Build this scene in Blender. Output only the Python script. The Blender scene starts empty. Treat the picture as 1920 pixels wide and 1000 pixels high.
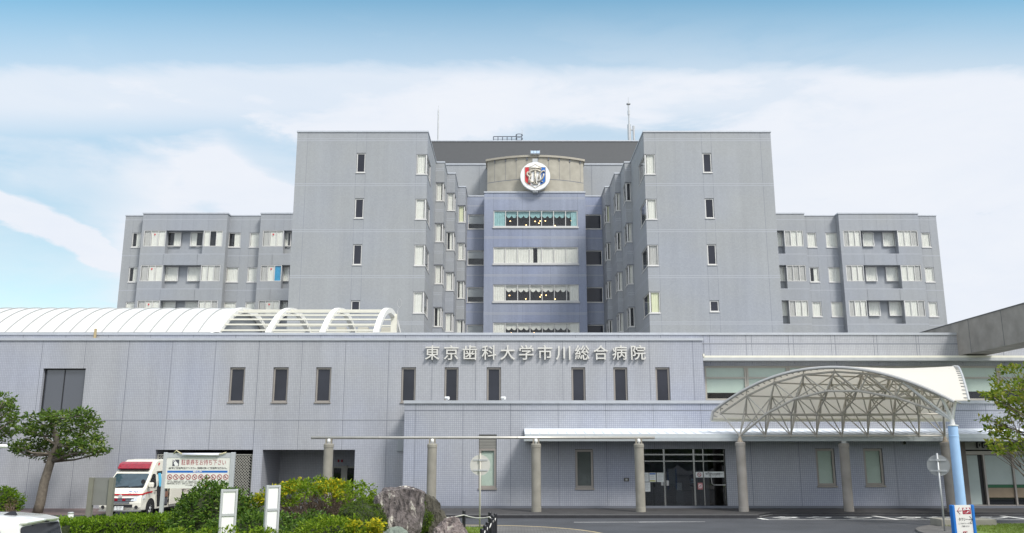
import bpy, bmesh, math, random
from math import sin, cos, tan, atan, pi, radians, sqrt
from mathutils import Vector, Matrix, noise as mnoise
random.seed(7)
S = bpy.context.scene
C = S.collection

# ------------------------------------------------------------------ camera
F = 1600.0                      # focal length in pixels of the 1920 wide photograph
PITCH = atan(342 / F)
CAMZ = 3.1
cd = bpy.data.cameras.new('camera')
cam = bpy.data.objects.new('camera', cd)
C.objects.link(cam)
cd.sensor_width = 36
cd.lens = 36 * F / 1920
cd.clip_start = 0.1
cd.clip_end = 3000
cam.location = (0, 0, CAMZ)
cam.rotation_euler = (pi / 2 + PITCH, 0, 0)
S.camera = cam
CP, SP = cos(PITCH), sin(PITCH)

# ------------------------------------------------------------------ exposure
S.view_settings.view_transform = 'Standard'
S.view_settings.look = 'None'
S.view_settings.exposure = 0.43
S.view_settings.gamma = 1
S.cycles.max_bounces = 8
S.cycles.transparent_max_bounces = 16

# ------------------------------------------------------------------ sun and sky
SUN_EL, SUN_AZ = radians(48), radians(140)      # azimuth measured from +Y towards +X
sd = Vector((sin(SUN_AZ) * cos(SUN_EL), cos(SUN_AZ) * cos(SUN_EL), sin(SUN_EL)))
sl = bpy.data.lights.new('sun', 'SUN')
sl.energy = 2.5
sl.angle = radians(14)
sl.color = (1, .965, .91)
so = bpy.data.objects.new('sun', sl)
C.objects.link(so)
so.location = (30, -30, 60)
so.rotation_euler = (-sd).to_track_quat('-Z', 'Y').to_euler()

W = bpy.data.worlds.new('World')
S.world = W
W.use_nodes = True
nt = W.node_tree
nt.nodes.clear()
def wn(t, **k):
    n = nt.nodes.new(t)
    for a, b in k.items():
        setattr(n, a, b)
    return n
def wl(a, b):
    nt.links.new(a, b)
out = wn('ShaderNodeOutputWorld')
bg = wn('ShaderNodeBackground')
bg.inputs['Strength'].default_value = 0.095
wl(bg.outputs[0], out.inputs[0])
sky = wn('ShaderNodeTexSky', sky_type='NISHITA')
sky.sun_disc = False
sky.sun_elevation = SUN_EL
sky.sun_rotation = SUN_AZ
sky.air_density = 1.0
sky.dust_density = 0.6
sky.ozone_density = 1.6
tc = wn('ShaderNodeTexCoord')
sep = wn('ShaderNodeSeparateXYZ')
wl(tc.outputs['Generated'], sep.inputs[0])
def wmath(op, a, b=None, c=None):
    n = wn('ShaderNodeMath', operation=op)
    for i, v in enumerate((a, b, c)):
        if v is None:
            continue
        if isinstance(v, (int, float)):
            n.inputs[i].default_value = v
        else:
            wl(v, n.inputs[i])
    return n.outputs[0]
def wramp(x, a, b, lo=0.0, hi=1.0):
    n = wn('ShaderNodeMapRange', interpolation_type='SMOOTHSTEP')
    wl(x, n.inputs[0])
    for i, v in enumerate((a, b, lo, hi)):
        n.inputs[1 + i].default_value = v
    return n.outputs[0]
# cloud layers: stretched noise over the direction, tilted so that the streaks run down to the right
def cloud(scale, stretch, rot, detail, rough, off):
    mp = wn('ShaderNodeMapping')
    mp.inputs['Rotation'].default_value = (0, rot, 0)
    mp.inputs['Scale'].default_value = (scale, scale, scale * stretch)
    mp.inputs['Location'].default_value = off
    wl(tc.outputs['Generated'], mp.inputs[0])
    nz = wn('ShaderNodeTexNoise')
    nz.inputs['Scale'].default_value = 1.0
    nz.inputs['Detail'].default_value = detail
    nz.inputs['Roughness'].default_value = rough
    nz.inputs['Distortion'].default_value = .35
    wl(mp.outputs[0], nz.inputs['Vector'])
    return nz.outputs['Fac']
ca = cloud(2.6, 2.6, radians(24), 6, .55, (1.3, .2, 4.1))
cb = cloud(7.0, 3.4, radians(26), 8, .6, (5.3, 1.1, 0.4))
az = wmath('ARCTAN2', sep.outputs[0], sep.outputs[1])          # 0 straight ahead, + to the right
el = wmath('ARCSINE', sep.outputs[2])
mix = wmath('MULTIPLY_ADD', cb, .35, wmath('MULTIPLY', ca, .65))
bias = wmath('MULTIPLY', wramp(az, -.6, .5), .14)
cov = wmath('ADD', mix, bias)
mask = wramp(cov, .30, .64)
def hole(a0, e0, ra, re, k, tilt=0.0):         # thin gaps in the cloud where the blue shows
    global mask
    da = wmath('SUBTRACT', az, a0)
    de = wmath('SUBTRACT', wmath('SUBTRACT', el, e0), wmath('MULTIPLY', da, tilt))
    de = wmath('ADD', de, wmath('MULTIPLY', wmath('SUBTRACT', cb, .5), .08))
    q = wmath('ADD', wmath('POWER', wmath('ABSOLUTE', wmath('DIVIDE', da, ra)), 2), wmath('POWER', wmath('ABSOLUTE', wmath('DIVIDE', de, re)), 2))
    mask = wmath('MULTIPLY', mask, wmath('SUBTRACT', 1, wramp(q, .1, 1.3, k, 0)))
hole(.08, .345, .16, .035, .55)
hole(-.26, .315, .10, .030, .5, -.4)
hole(.345, .283, .09, .02, .35)
hole(-.45, .30, .2, .05, .3, -.35)

# a long bright wisp low on the left
u = wmath('ADD', az, .56)
lin = wmath('SUBTRACT', el, wmath('MULTIPLY_ADD', u, -.36, .243))
streak = wmath('MULTIPLY', wramp(wmath('ABSOLUTE', wmath('ADD', lin, wmath('MULTIPLY', wmath('SUBTRACT', cb, .5), .05))), .004, .026, 1, 0), wramp(az, -.47, -.41, 1, 0))
blue_left = wmath('MULTIPLY', wramp(az, -.5, -.36, .75, 0), wramp(el, .24, .32, 1, 0))
mask = wmath('MULTIPLY', mask, wmath('SUBTRACT', 1, blue_left))
mask = wmath('MAXIMUM', mask, streak)
# the cloud bank ends towards the clear upper sky in front; the sky behind the camera is overcast
ef = wmath('ARCTAN2', sep.outputs[2], wmath('MAXIMUM', sep.outputs[1], .02))      # height angle of the straight edge of the cloud bank
top = wmath('MAXIMUM', wramp(wmath('MULTIPLY_ADD', cb, .05, ef), .450, .487, 1, 0), wmath('MULTIPLY', .62, wmath('SUBTRACT', 1, wmath('MULTIPLY_ADD', ef, 1 / .085, -.43 / .085))))
top = wmath('MAXIMUM', top, 0.0)
back = wramp(sep.outputs[1], .3, -.2)
hi2 = wramp(el, .62, .85)
top = wmath('MAXIMUM', top, wmath('MAXIMUM', back, hi2))
upper = wramp(ef, .33, .40)
mask = wmath('MAXIMUM', mask, wmath('MULTIPLY', upper, .86))
mask = wmath('MULTIPLY', mask, top)
thick = wmath('MAXIMUM', mask, wmath('MULTIPLY', wmath('MAXIMUM', back, hi2), .85))
cr = wn('ShaderNodeMix', data_type='RGBA')
cr.inputs['A'].default_value = (7.0, 7.6, 8.6, 1)
cr.inputs['B'].default_value = (8.3, 8.5, 8.9, 1)
wl(cb, cr.inputs['Factor'])
bright = wmath('MULTIPLY_ADD', wmath('MAXIMUM', back, hi2), .35, .86)
csc = wn('ShaderNodeVectorMath', operation='SCALE')
wl(cr.outputs['Result'], csc.inputs[0])
wl(bright, csc.inputs['Scale'])
skm = wn('ShaderNodeVectorMath', operation='MULTIPLY')
wl(sky.outputs[0], skm.inputs[0])
hue = wn('ShaderNodeMix', data_type='RGBA')
hue.inputs['A'].default_value = (1.40, 1.42, 1.16, 1)
hue.inputs['B'].default_value = (1.55, 1.98, 1.66, 1)
wl(wramp(el, .2, .46), hue.inputs['Factor'])
wl(hue.outputs['Result'], skm.inputs[1])
fm = wn('ShaderNodeMix', data_type='RGBA')
wl(thick, fm.inputs['Factor'])
wl(skm.outputs[0], fm.inputs['A'])
wl(csc.outputs[0], fm.inputs['B'])
wl(fm.outputs['Result'], bg.inputs['Color'])

# ------------------------------------------------------------------ measuring helpers
def elev(py):
    return PITCH + atan((500 - py) / F)
def zpx(py, Y):                 # height of something at depth Y seen at row py
    return CAMZ + Y * tan(elev(py))
def xpx(px, Y, z=3.1):          # X of something at depth Y, height z, seen at column px
    return (px - 960) * (Y * CP + (z - CAMZ) * SP) / F
def gpx(px, py, z=0.0):         # point on the horizontal plane z
    Y = (CAMZ - z) / tan(-elev(py))
    return Vector((xpx(px, Y, z), Y, z))

# ------------------------------------------------------------------ materials
MATS = {}
def nodes_of(name):
    m = bpy.data.materials.new(name)
    m.use_nodes = True
    MATS[name] = m
    t = m.node_tree
    return m, t, t.nodes['Principled BSDF']
def mat(name, col, rough=.6, metal=0.0, var=.08, vscale=3.0, bump=0.0, bscale=40.0, spec=.5, coat=0.0):
    m, t, b = nodes_of(name)
    b.inputs['Roughness'].default_value = rough
    b.inputs['Metallic'].default_value = metal
    b.inputs['Specular IOR Level'].default_value = spec
    b.inputs['Coat Weight'].default_value = coat
    geo = t.nodes.new('ShaderNodeNewGeometry')
    if var:
        nz = t.nodes.new('ShaderNodeTexNoise')
        nz.inputs['Scale'].default_value = vscale
        nz.inputs['Detail'].default_value = 5
        t.links.new(geo.outputs['Position'], nz.inputs['Vector'])
        mr = t.nodes.new('ShaderNodeMapRange')
        mr.inputs[1].default_value = .25
        mr.inputs[2].default_value = .75
        mr.inputs[3].default_value = 1 - var
        mr.inputs[4].default_value = 1 + var
        t.links.new(nz.outputs['Fac'], mr.inputs[0])
        sc = t.nodes.new('ShaderNodeVectorMath')
        sc.operation = 'SCALE'
        sc.inputs[0].default_value = col
        t.links.new(mr.outputs[0], sc.inputs['Scale'])
        t.links.new(sc.outputs[0], b.inputs['Base Color'])
    else:
        b.inputs['Base Color'].default_value = (*col, 1)
    if bump:
        n2 = t.nodes.new('ShaderNodeTexNoise')
        n2.inputs['Scale'].default_value = bscale
        n2.inputs['Detail'].default_value = 6
        t.links.new(geo.outputs['Position'], n2.inputs['Vector'])
        bp = t.nodes.new('ShaderNodeBump')
        bp.inputs['Strength'].default_value = bump
        bp.inputs['Distance'].default_value = .02
        t.links.new(n2.outputs['Fac'], bp.inputs['Height'])
        t.links.new(bp.outputs[0], b.inputs['Normal'])
    return m
def tile(name, col, grout, size, mortar, var=.05, streak=.05, rough=.42, blue=.55):
    m, t, b = nodes_of(name)
    L = t.links.new
    geo = t.nodes.new('ShaderNodeNewGeometry')
    sp = t.nodes.new('ShaderNodeSeparateXYZ')
    L(geo.outputs['Position'], sp.inputs[0])
    ad = t.nodes.new('ShaderNodeMath')
    L(sp.outputs[0], ad.inputs[0])
    L(sp.outputs[1], ad.inputs[1])
    cb_ = t.nodes.new('ShaderNodeCombineXYZ')
    L(ad.outputs[0], cb_.inputs[0])
    L(sp.outputs[2], cb_.inputs[1])
    br = t.nodes.new('ShaderNodeTexBrick')
    br.offset = 0
    br.inputs['Scale'].default_value = 1
    br.inputs['Brick Width'].default_value = size
    br.inputs['Row Height'].default_value = size
    br.inputs['Mortar Size'].default_value = mortar
    br.inputs['Mortar Smooth'].default_value = .1
    br.inputs['Bias'].default_value = 0
    br.inputs['Color1'].default_value = (*[c * .95 for c in col], 1)
    br.inputs['Color2'].default_value = (*[c * 1.05 for c in col], 1)
    br.inputs['Mortar'].default_value = (*grout, 1)
    L(cb_.outputs[0], br.inputs['Vector'])
    nz = t.nodes.new('ShaderNodeTexNoise')
    nz.inputs['Scale'].default_value = .22
    nz.inputs['Detail'].default_value = 4
    L(geo.outputs['Position'], nz.inputs['Vector'])
    mr = t.nodes.new('ShaderNodeMapRange')
    for i, v in enumerate((.3, .7, 1 - var, 1 + var)):
        mr.inputs[1 + i].default_value = v
    L(nz.outputs['Fac'], mr.inputs[0])
    mp = t.nodes.new('ShaderNodeMapping')           # rain marks running down the wall
    mp.inputs['Scale'].default_value = (2.2, 2.2, .12)
    L(geo.outputs['Position'], mp.inputs[0])
    n2 = t.nodes.new('ShaderNodeTexNoise')
    n2.inputs['Scale'].default_value = 1
    n2.inputs['Detail'].default_value = 5
    L(mp.outputs[0], n2.inputs['Vector'])
    m2 = t.nodes.new('ShaderNodeMapRange')
    for i, v in enumerate((.35, .7, 1 + streak, 1 - streak)):
        m2.inputs[1 + i].default_value = v
    L(n2.outputs['Fac'], m2.inputs[0])
    mu = t.nodes.new('ShaderNodeMath')
    mu.operation = 'MULTIPLY'
    L(mr.outputs[0], mu.inputs[0])
    L(m2.outputs[0], mu.inputs[1])
    sc = t.nodes.new('ShaderNodeVectorMath')
    sc.operation = 'SCALE'
    L(br.outputs['Color'], sc.inputs[0])
    L(mu.outputs[0], sc.inputs['Scale'])
    nh = t.nodes.new('ShaderNodeTexNoise')           # uneven glaze: some panels are bluer
    nh.inputs['Scale'].default_value = .16
    nh.inputs['Detail'].default_value = 3
    L(geo.outputs['Position'], nh.inputs['Vector'])
    mh = t.nodes.new('ShaderNodeMapRange')
    for i, v in enumerate((.42, .68, 0, blue)):
        mh.inputs[1 + i].default_value = v
    L(nh.outputs['Fac'], mh.inputs[0])
    hx = t.nodes.new('ShaderNodeMix')
    hx.data_type = 'RGBA'
    hx.blend_type = 'MULTIPLY'
    L(mh.outputs[0], hx.inputs['Factor'])
    L(sc.outputs[0], hx.inputs['A'])
    hx.inputs['B'].default_value = (.86, .92, 1.12, 1)
    L(hx.outputs['Result'], b.inputs['Base Color'])
    b.inputs['Roughness'].default_value = rough
    return m
def bricks(name, c1, c2, grout, w, h, mortar, rot=0.0):
    m, t, b = nodes_of(name)
    L = t.links.new
    geo = t.nodes.new('ShaderNodeNewGeometry')
    mp = t.nodes.new('ShaderNodeMapping')
    mp.inputs['Rotation'].default_value = (0, 0, rot)
    L(geo.outputs['Position'], mp.inputs[0])
    br = t.nodes.new('ShaderNodeTexBrick')
    for k, v in (('Scale', 1), ('Brick Width', w), ('Row Height', h), ('Mortar Size', mortar)):
        br.inputs[k].default_value = v
    br.inputs['Color1'].default_value = (*c1, 1)
    br.inputs['Color2'].default_value = (*c2, 1)
    br.inputs['Mortar'].default_value = (*grout, 1)
    L(mp.outputs[0], br.inputs['Vector'])
    nz = t.nodes.new('ShaderNodeTexNoise')
    nz.inputs['Scale'].default_value = .9
    nz.inputs['Detail'].default_value = 6
    L(geo.outputs['Position'], nz.inputs['Vector'])
    mr = t.nodes.new('ShaderNodeMapRange')
    for i, v in enumerate((.3, .7, .78, 1.2)):
        mr.inputs[1 + i].default_value = v
    L(nz.outputs['Fac'], mr.inputs[0])
    sc = t.nodes.new('ShaderNodeVectorMath')
    sc.operation = 'SCALE'
    L(br.outputs['Color'], sc.inputs[0])
    L(mr.outputs[0], sc.inputs['Scale'])
    L(sc.outputs[0], b.inputs['Base Color'])
    b.inputs['Roughness'].default_value = .85
    return m
def glass(name, tint=(.97, .98, .98), refl=1.5, rough=.02):
    m, t, b = nodes_of(name)
    t.nodes.remove(b)
    o = t.nodes['Material Output']
    tr = t.nodes.new('ShaderNodeBsdfTransparent')
    tr.inputs[0].default_value = (*tint, 1)
    gl = t.nodes.new('ShaderNodeBsdfGlossy')
    gl.inputs['Roughness'].default_value = rough
    lw = t.nodes.new('ShaderNodeLayerWeight')
    lw.inputs[0].default_value = .5
    pw = t.nodes.new('ShaderNodeMath')
    pw.operation = 'POWER'
    t.links.new(lw.outputs['Facing'], pw.inputs[0])
    pw.inputs[1].default_value = 5
    fr = t.nodes.new('ShaderNodeMapRange')
    fr.inputs[3].default_value = ((refl - 1) / (refl + 1)) ** 2
    fr.inputs[4].default_value = .9
    t.links.new(pw.outputs[0], fr.inputs[0])
    mx = t.nodes.new('ShaderNodeMixShader')
    t.links.new(fr.outputs[0], mx.inputs[0])
    t.links.new(tr.outputs[0], mx.inputs[1])
    t.links.new(gl.outputs[0], mx.inputs[2])
    t.links.new(mx.outputs[0], o.inputs[0])
    return m
def leaf(name, cols, transl=.35, rough=.5):
    m, t, b = nodes_of(name)
    L = t.links.new
    geo = t.nodes.new('ShaderNodeNewGeometry')
    rp = t.nodes.new('ShaderNodeValToRGB')
    e = rp.color_ramp.elements
    while len(e) < len(cols):
        e.new(.5)
    for i, c in enumerate(cols):
        e[i].position = i / (len(cols) - 1)
        e[i].color = (*c, 1)
    L(geo.outputs['Random Per Island'], rp.inputs[0])
    L(rp.outputs[0], b.inputs['Base Color'])
    b.inputs['Roughness'].default_value = rough
    b.inputs['Specular IOR Level'].default_value = .18
    tl = t.nodes.new('ShaderNodeBsdfTranslucent')
    L(rp.outputs[0], tl.inputs[0])
    mx = t.nodes.new('ShaderNodeMixShader')
    mx.inputs[0].default_value = transl
    L(b.outputs[0], mx.inputs[1])
    L(tl.outputs[0], mx.inputs[2])
    L(mx.outputs[0], t.nodes['Material Output'].inputs[0])
    return m
def stone(name, base, dark, vein, scale, zs=1.0, edges=(.36, .5, .585, .64)):
    m, t, b = nodes_of(name)
    L = t.links.new
    geo = t.nodes.new('ShaderNodeNewGeometry')
    mp = t.nodes.new('ShaderNodeMapping')
    mp.inputs['Scale'].default_value = (scale, scale, scale * zs)
    L(geo.outputs['Position'], mp.inputs[0])
    n1 = t.nodes.new('ShaderNodeTexNoise')
    n1.inputs['Scale'].default_value = 1
    n1.inputs['Detail'].default_value = 9
    n1.inputs['Roughness'].default_value = .65
    n1.inputs['Distortion'].default_value = .8
    L(mp.outputs[0], n1.inputs['Vector'])
    rp = t.nodes.new('ShaderNodeValToRGB')
    e = rp.color_ramp.elements
    e[0].position, e[0].color = edges[0], (*dark, 1)
    e[1].position, e[1].color = edges[1], (*base, 1)
    x = e.new(edges[2]); x.color = (*[v * 1.25 for v in base], 1)
    x = e.new(edges[3]); x.color = (*vein, 1)
    L(n1.outputs['Fac'], rp.inputs[0])
    L(rp.outputs[0], b.inputs['Base Color'])
    b.inputs['Roughness'].default_value = .9
    bp = t.nodes.new('ShaderNodeBump')
    bp.inputs['Strength'].default_value = .9
    bp.inputs['Distance'].default_value = .06
    L(n1.outputs['Fac'], bp.inputs['Height'])
    L(bp.outputs[0], b.inputs['Normal'])
    return m
def emit(name, col, st):
    m, t, b = nodes_of(name)
    b.inputs['Base Color'].default_value = (*col, 1)
    b.inputs['Emission Color'].default_value = (*col, 1)
    b.inputs['Emission Strength'].default_value = st
    return m

T_POD = tile('podium_tile', (.392, .398, .415), (.275, .283, .312), .095, .010, .05, .05)
T_ENT = tile('entrance_tile', (.392, .402, .428), (.25, .263, .305), .1, .0115, .05, .03)
T_TOW = tile('tower_tile', (.308, .319, .325), (.285, .296, .303), .1, .007, .035, .035, .5, .35)
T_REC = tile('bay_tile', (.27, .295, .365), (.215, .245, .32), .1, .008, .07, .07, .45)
JOINT = mat('joint', (.15, .16, .185), .8, var=0)
JTOW = mat('tower_joint', (.21, .22, .245), .8, var=0)
JLIGHT = mat('light_joint', (.385, .40, .43), .6, var=.05)
COPE = mat('coping_metal', (.46, .48, .51), .45, .3, var=.06)
DARKIN = mat('room_dark', (.022, .023, .028), .9, var=0)
ROOFM = mat('roof_deck', (.25, .26, .27), .9)
CONC = mat('concrete', (.37, .345, .285), .9, var=.16, vscale=1.3, bump=.25)
CONCD = mat('weathered_concrete', (.27, .252, .228), .92, var=.25, vscale=1.1, bump=.4, bscale=18)
COLC = mat('column_concrete', (.27, .255, .215), .85, var=.16, vscale=2.2, bump=.25)
DARKROOF = mat('dark_metal_roof', (.062, .064, .066), .6, .2, var=.05)
FRW = mat('pale_window_frame', (.62, .61, .585), .45, .1, var=.03)
FRB = mat('bronze_window_frame', (.33, .30, .27), .4, .3, var=.04)
SILL = mat('stone_sill', (.52, .52, .51), .6, var=.06)
CURT = mat('curtain', (.72, .71, .64), .9, var=.05)
CURG = mat('grey_curtain', (.46, .45, .42), .9, var=.05)
CURY = mat('yellow_curtain', (.68, .69, .46), .9, var=.05)
CURTEAL = mat('teal_curtain', (.28, .47, .47), .9, var=.06)
CURBLUE = mat('bright_blue_curtain', (.03, .30, .52), .9, var=.05)
BLIND = mat('green_blind', (.46, .55, .47), .8, var=.03)
BLINDG = mat('grey_blind', (.34, .36, .37), .8, var=.03)
GLASS = glass('window_glass', (.98, .985, .985), 1.4)
GLASSD = mat('dark_window_glass', (.028, .03, .04), .06, var=.3, vscale=.5, spec=.3)
GLASSE = glass('door_glass', (.6, .62, .64), 1.75, .015)
WHITEM = mat('white_metal', (.80, .79, .74), .45, var=.04)
CREAM = mat('cream_metal', (.72, .70, .60), .5, var=.05)
TRUSSM = mat('truss_steel', (.50, .47, .42), .5, .1, var=.1)
MEMB = leaf('membrane', [(.91, .88, .82), (.91, .88, .82)], .55, .7)
RIM = mat('wheel_rim', (.62, .62, .61), .3, .3, var=0)
STEEL = mat('steel', (.50, .50, .49), .35, .6, var=.06)
GALV = mat('galvanised_steel', (.46, .47, .47), .5, .4, var=.08)
POLEM = mat('beige_pole', (.47, .45, .38), .5, .1, var=.06)
BLACK = mat('black_plastic', (.02, .02, .022), .5, var=0)
BLACKP = mat('black_paint', (.012, .012, .016), .45, var=0)
RUBBER = mat('rubber', (.018, .018, .018), .8, var=0)
RED = mat('red_paint', (.55, .02, .03), .35, var=0)
DKRED = mat('crimson_print', (.33, .015, .035), .6, var=0)
BLUEP = mat('blue_print', (.01, .13, .48), .5, var=0)
SKYB = mat('pale_blue_paint', (.36, .55, .82), .35, var=.08, vscale=1.2)
PRINT = mat('black_print', (.03, .03, .035), .7, var=0)
PAPER = mat('paper', (.72, .74, .72), .8, var=.03)
BOARDW = mat('white_board', (.72, .71, .66), .55, var=.03)
WHITE = mat('white_print', (.80, .80, .79), .6, var=0)
CARW = mat('white_car_paint', (.80, .80, .77), .25, var=0, coat=.7)
AMBW = mat('ambulance_paint', (.80, .77, .66), .3, var=0, coat=.5)
CHROME = mat('chrome', (.75, .76, .78), .12, 1.0, var=0)
LENS = mat('lamp_lens', (.72, .74, .76), .12, .3, var=.3, vscale=30)
REDLENS = mat('red_lens', (.27, .004, .02), .12, var=.35, vscale=9, coat=.6)
CARGLASS = mat('car_glass', (.012, .014, .018), .04, var=0, spec=.7)
AMBGLASS = mat('ambulance_glass', (.035, .06, .075), .05, var=.3, vscale=3, spec=.7)
SIGNG = mat('grey_sign_paint', (.19, .19, .178), .6, var=.07)
SIGNB = mat('sign_back', (.52, .51, .47), .5, .1, var=.06)
SIGNBD = mat('grey_sign_back', (.30, .31, .31), .5, .2, var=.06)
BARK = mat('bark', (.17, .145, .115), .95, var=.3, vscale=9, bump=.7, bscale=25)
TWIG = mat('twigs', (.16, .115, .085), .95, var=.3, vscale=12)
SOIL = mat('soil', (.055, .042, .03), 1.0, var=.3, vscale=6)
HEDGECORE = mat('shade_core', (.035, .045, .018), 1.0, var=.4, vscale=14, bump=.6)  # solid dark body inside the leaves, coloured like the shade in their gaps
L_TREE = leaf('evergreen_leaves', [(.035, .075, .013), (.075, .145, .02), (.13, .21, .035), (.20, .25, .055)])
L_TREEY = leaf('young_leaves', [(.06, .12, .02), (.12, .20, .03), (.20, .27, .05)])
L_MAPLE = leaf('yellow_green_leaves', [(.09, .15, .016), (.17, .24, .022), (.26, .32, .035), (.34, .30, .06)], .45)
L_HEDGE = leaf('hedge_leaves', [(.06, .12, .008), (.13, .235, .015), (.21, .32, .022)])
L_DARK = leaf('dark_glossy_leaves', [(.03, .07, .012), (.075, .15, .02), (.155, .235, .034)], .25, .35)
L_YEL = leaf('yellow_leaf_tips', [(.20, .25, .02), (.45, .42, .02), (.68, .56, .02)])
L_LIME = leaf('lime_leaves', [(.08, .15, .012), (.17, .27, .018), (.29, .37, .03)])
L_DOME = leaf('clipped_leaves', [(.04, .075, .007), (.08, .135, .012), (.13, .19, .022)])
GRASSM = mat('lawn', (.13, .19, .03), 1.0, var=.28, vscale=2.2, bump=.8, bscale=70)
L_GRASS = leaf('grass_blades', [(.10, .16, .02), (.17, .24, .03), (.24, .29, .06)])
ASPH = mat('asphalt', (.056, .059, .066), .9, var=.24, vscale=.55, bump=.35, bscale=90)
PAVE = bricks('paving_bricks', (.046, .044, .045), (.064, .061, .06), (.04, .039, .04), .22, .11, .012, radians(38))
PAVER = bricks('red_paving', (.135, .095, .092), (.165, .125, .12), (.10, .085, .08), .3, .3, .012)
PAVEG = bricks('grey_paving', (.12, .115, .108), (.155, .148, .14), (.07, .067, .064), .24, .12, .012)
KERB = mat('kerb_stone', (.15, .15, .15), .9, var=.2, vscale=3)
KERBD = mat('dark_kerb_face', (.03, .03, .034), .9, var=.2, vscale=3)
PAINT = mat('road_paint', (.68, .68, .66), .8, var=.16, vscale=5)
PAINTY = mat('yellow_edge_line', (.50, .40, .22), .8, var=.15, vscale=5)
WOOD = mat('brown_panel', (.30, .23, .155), .6, var=.1)
BROWNC = mat('brown_pillar', (.16, .135, .12), .6, var=.06)
WARM = emit('warm_lamp', (1, .62, .25), 5)
BULB = mat('frosted_bulb', (.82, .82, .80), .3, var=0)
CYAN = mat('light_blue_cloth', (.10, .42, .62), .8, var=.1)
NAVY = mat('navy_jacket', (.012, .05, .13), .8, var=.1)
SKIN = mat('skin', (.42, .26, .18), .6, var=.05)
HAIR = mat('black_hair', (.012, .01, .01), .6, var=0)
GREYBOX = mat('beige_unit', (.46, .44, .37), .6, var=.06)
SHADEG = mat('frosted_panel', (.40, .46, .44), .35, var=.05)
GREENST = mat('green_strip', (.02, .12, .05), .5, var=0)
REDPANEL = mat('dark_red_panel', (.12, .008, .02), .5, var=0)

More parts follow.
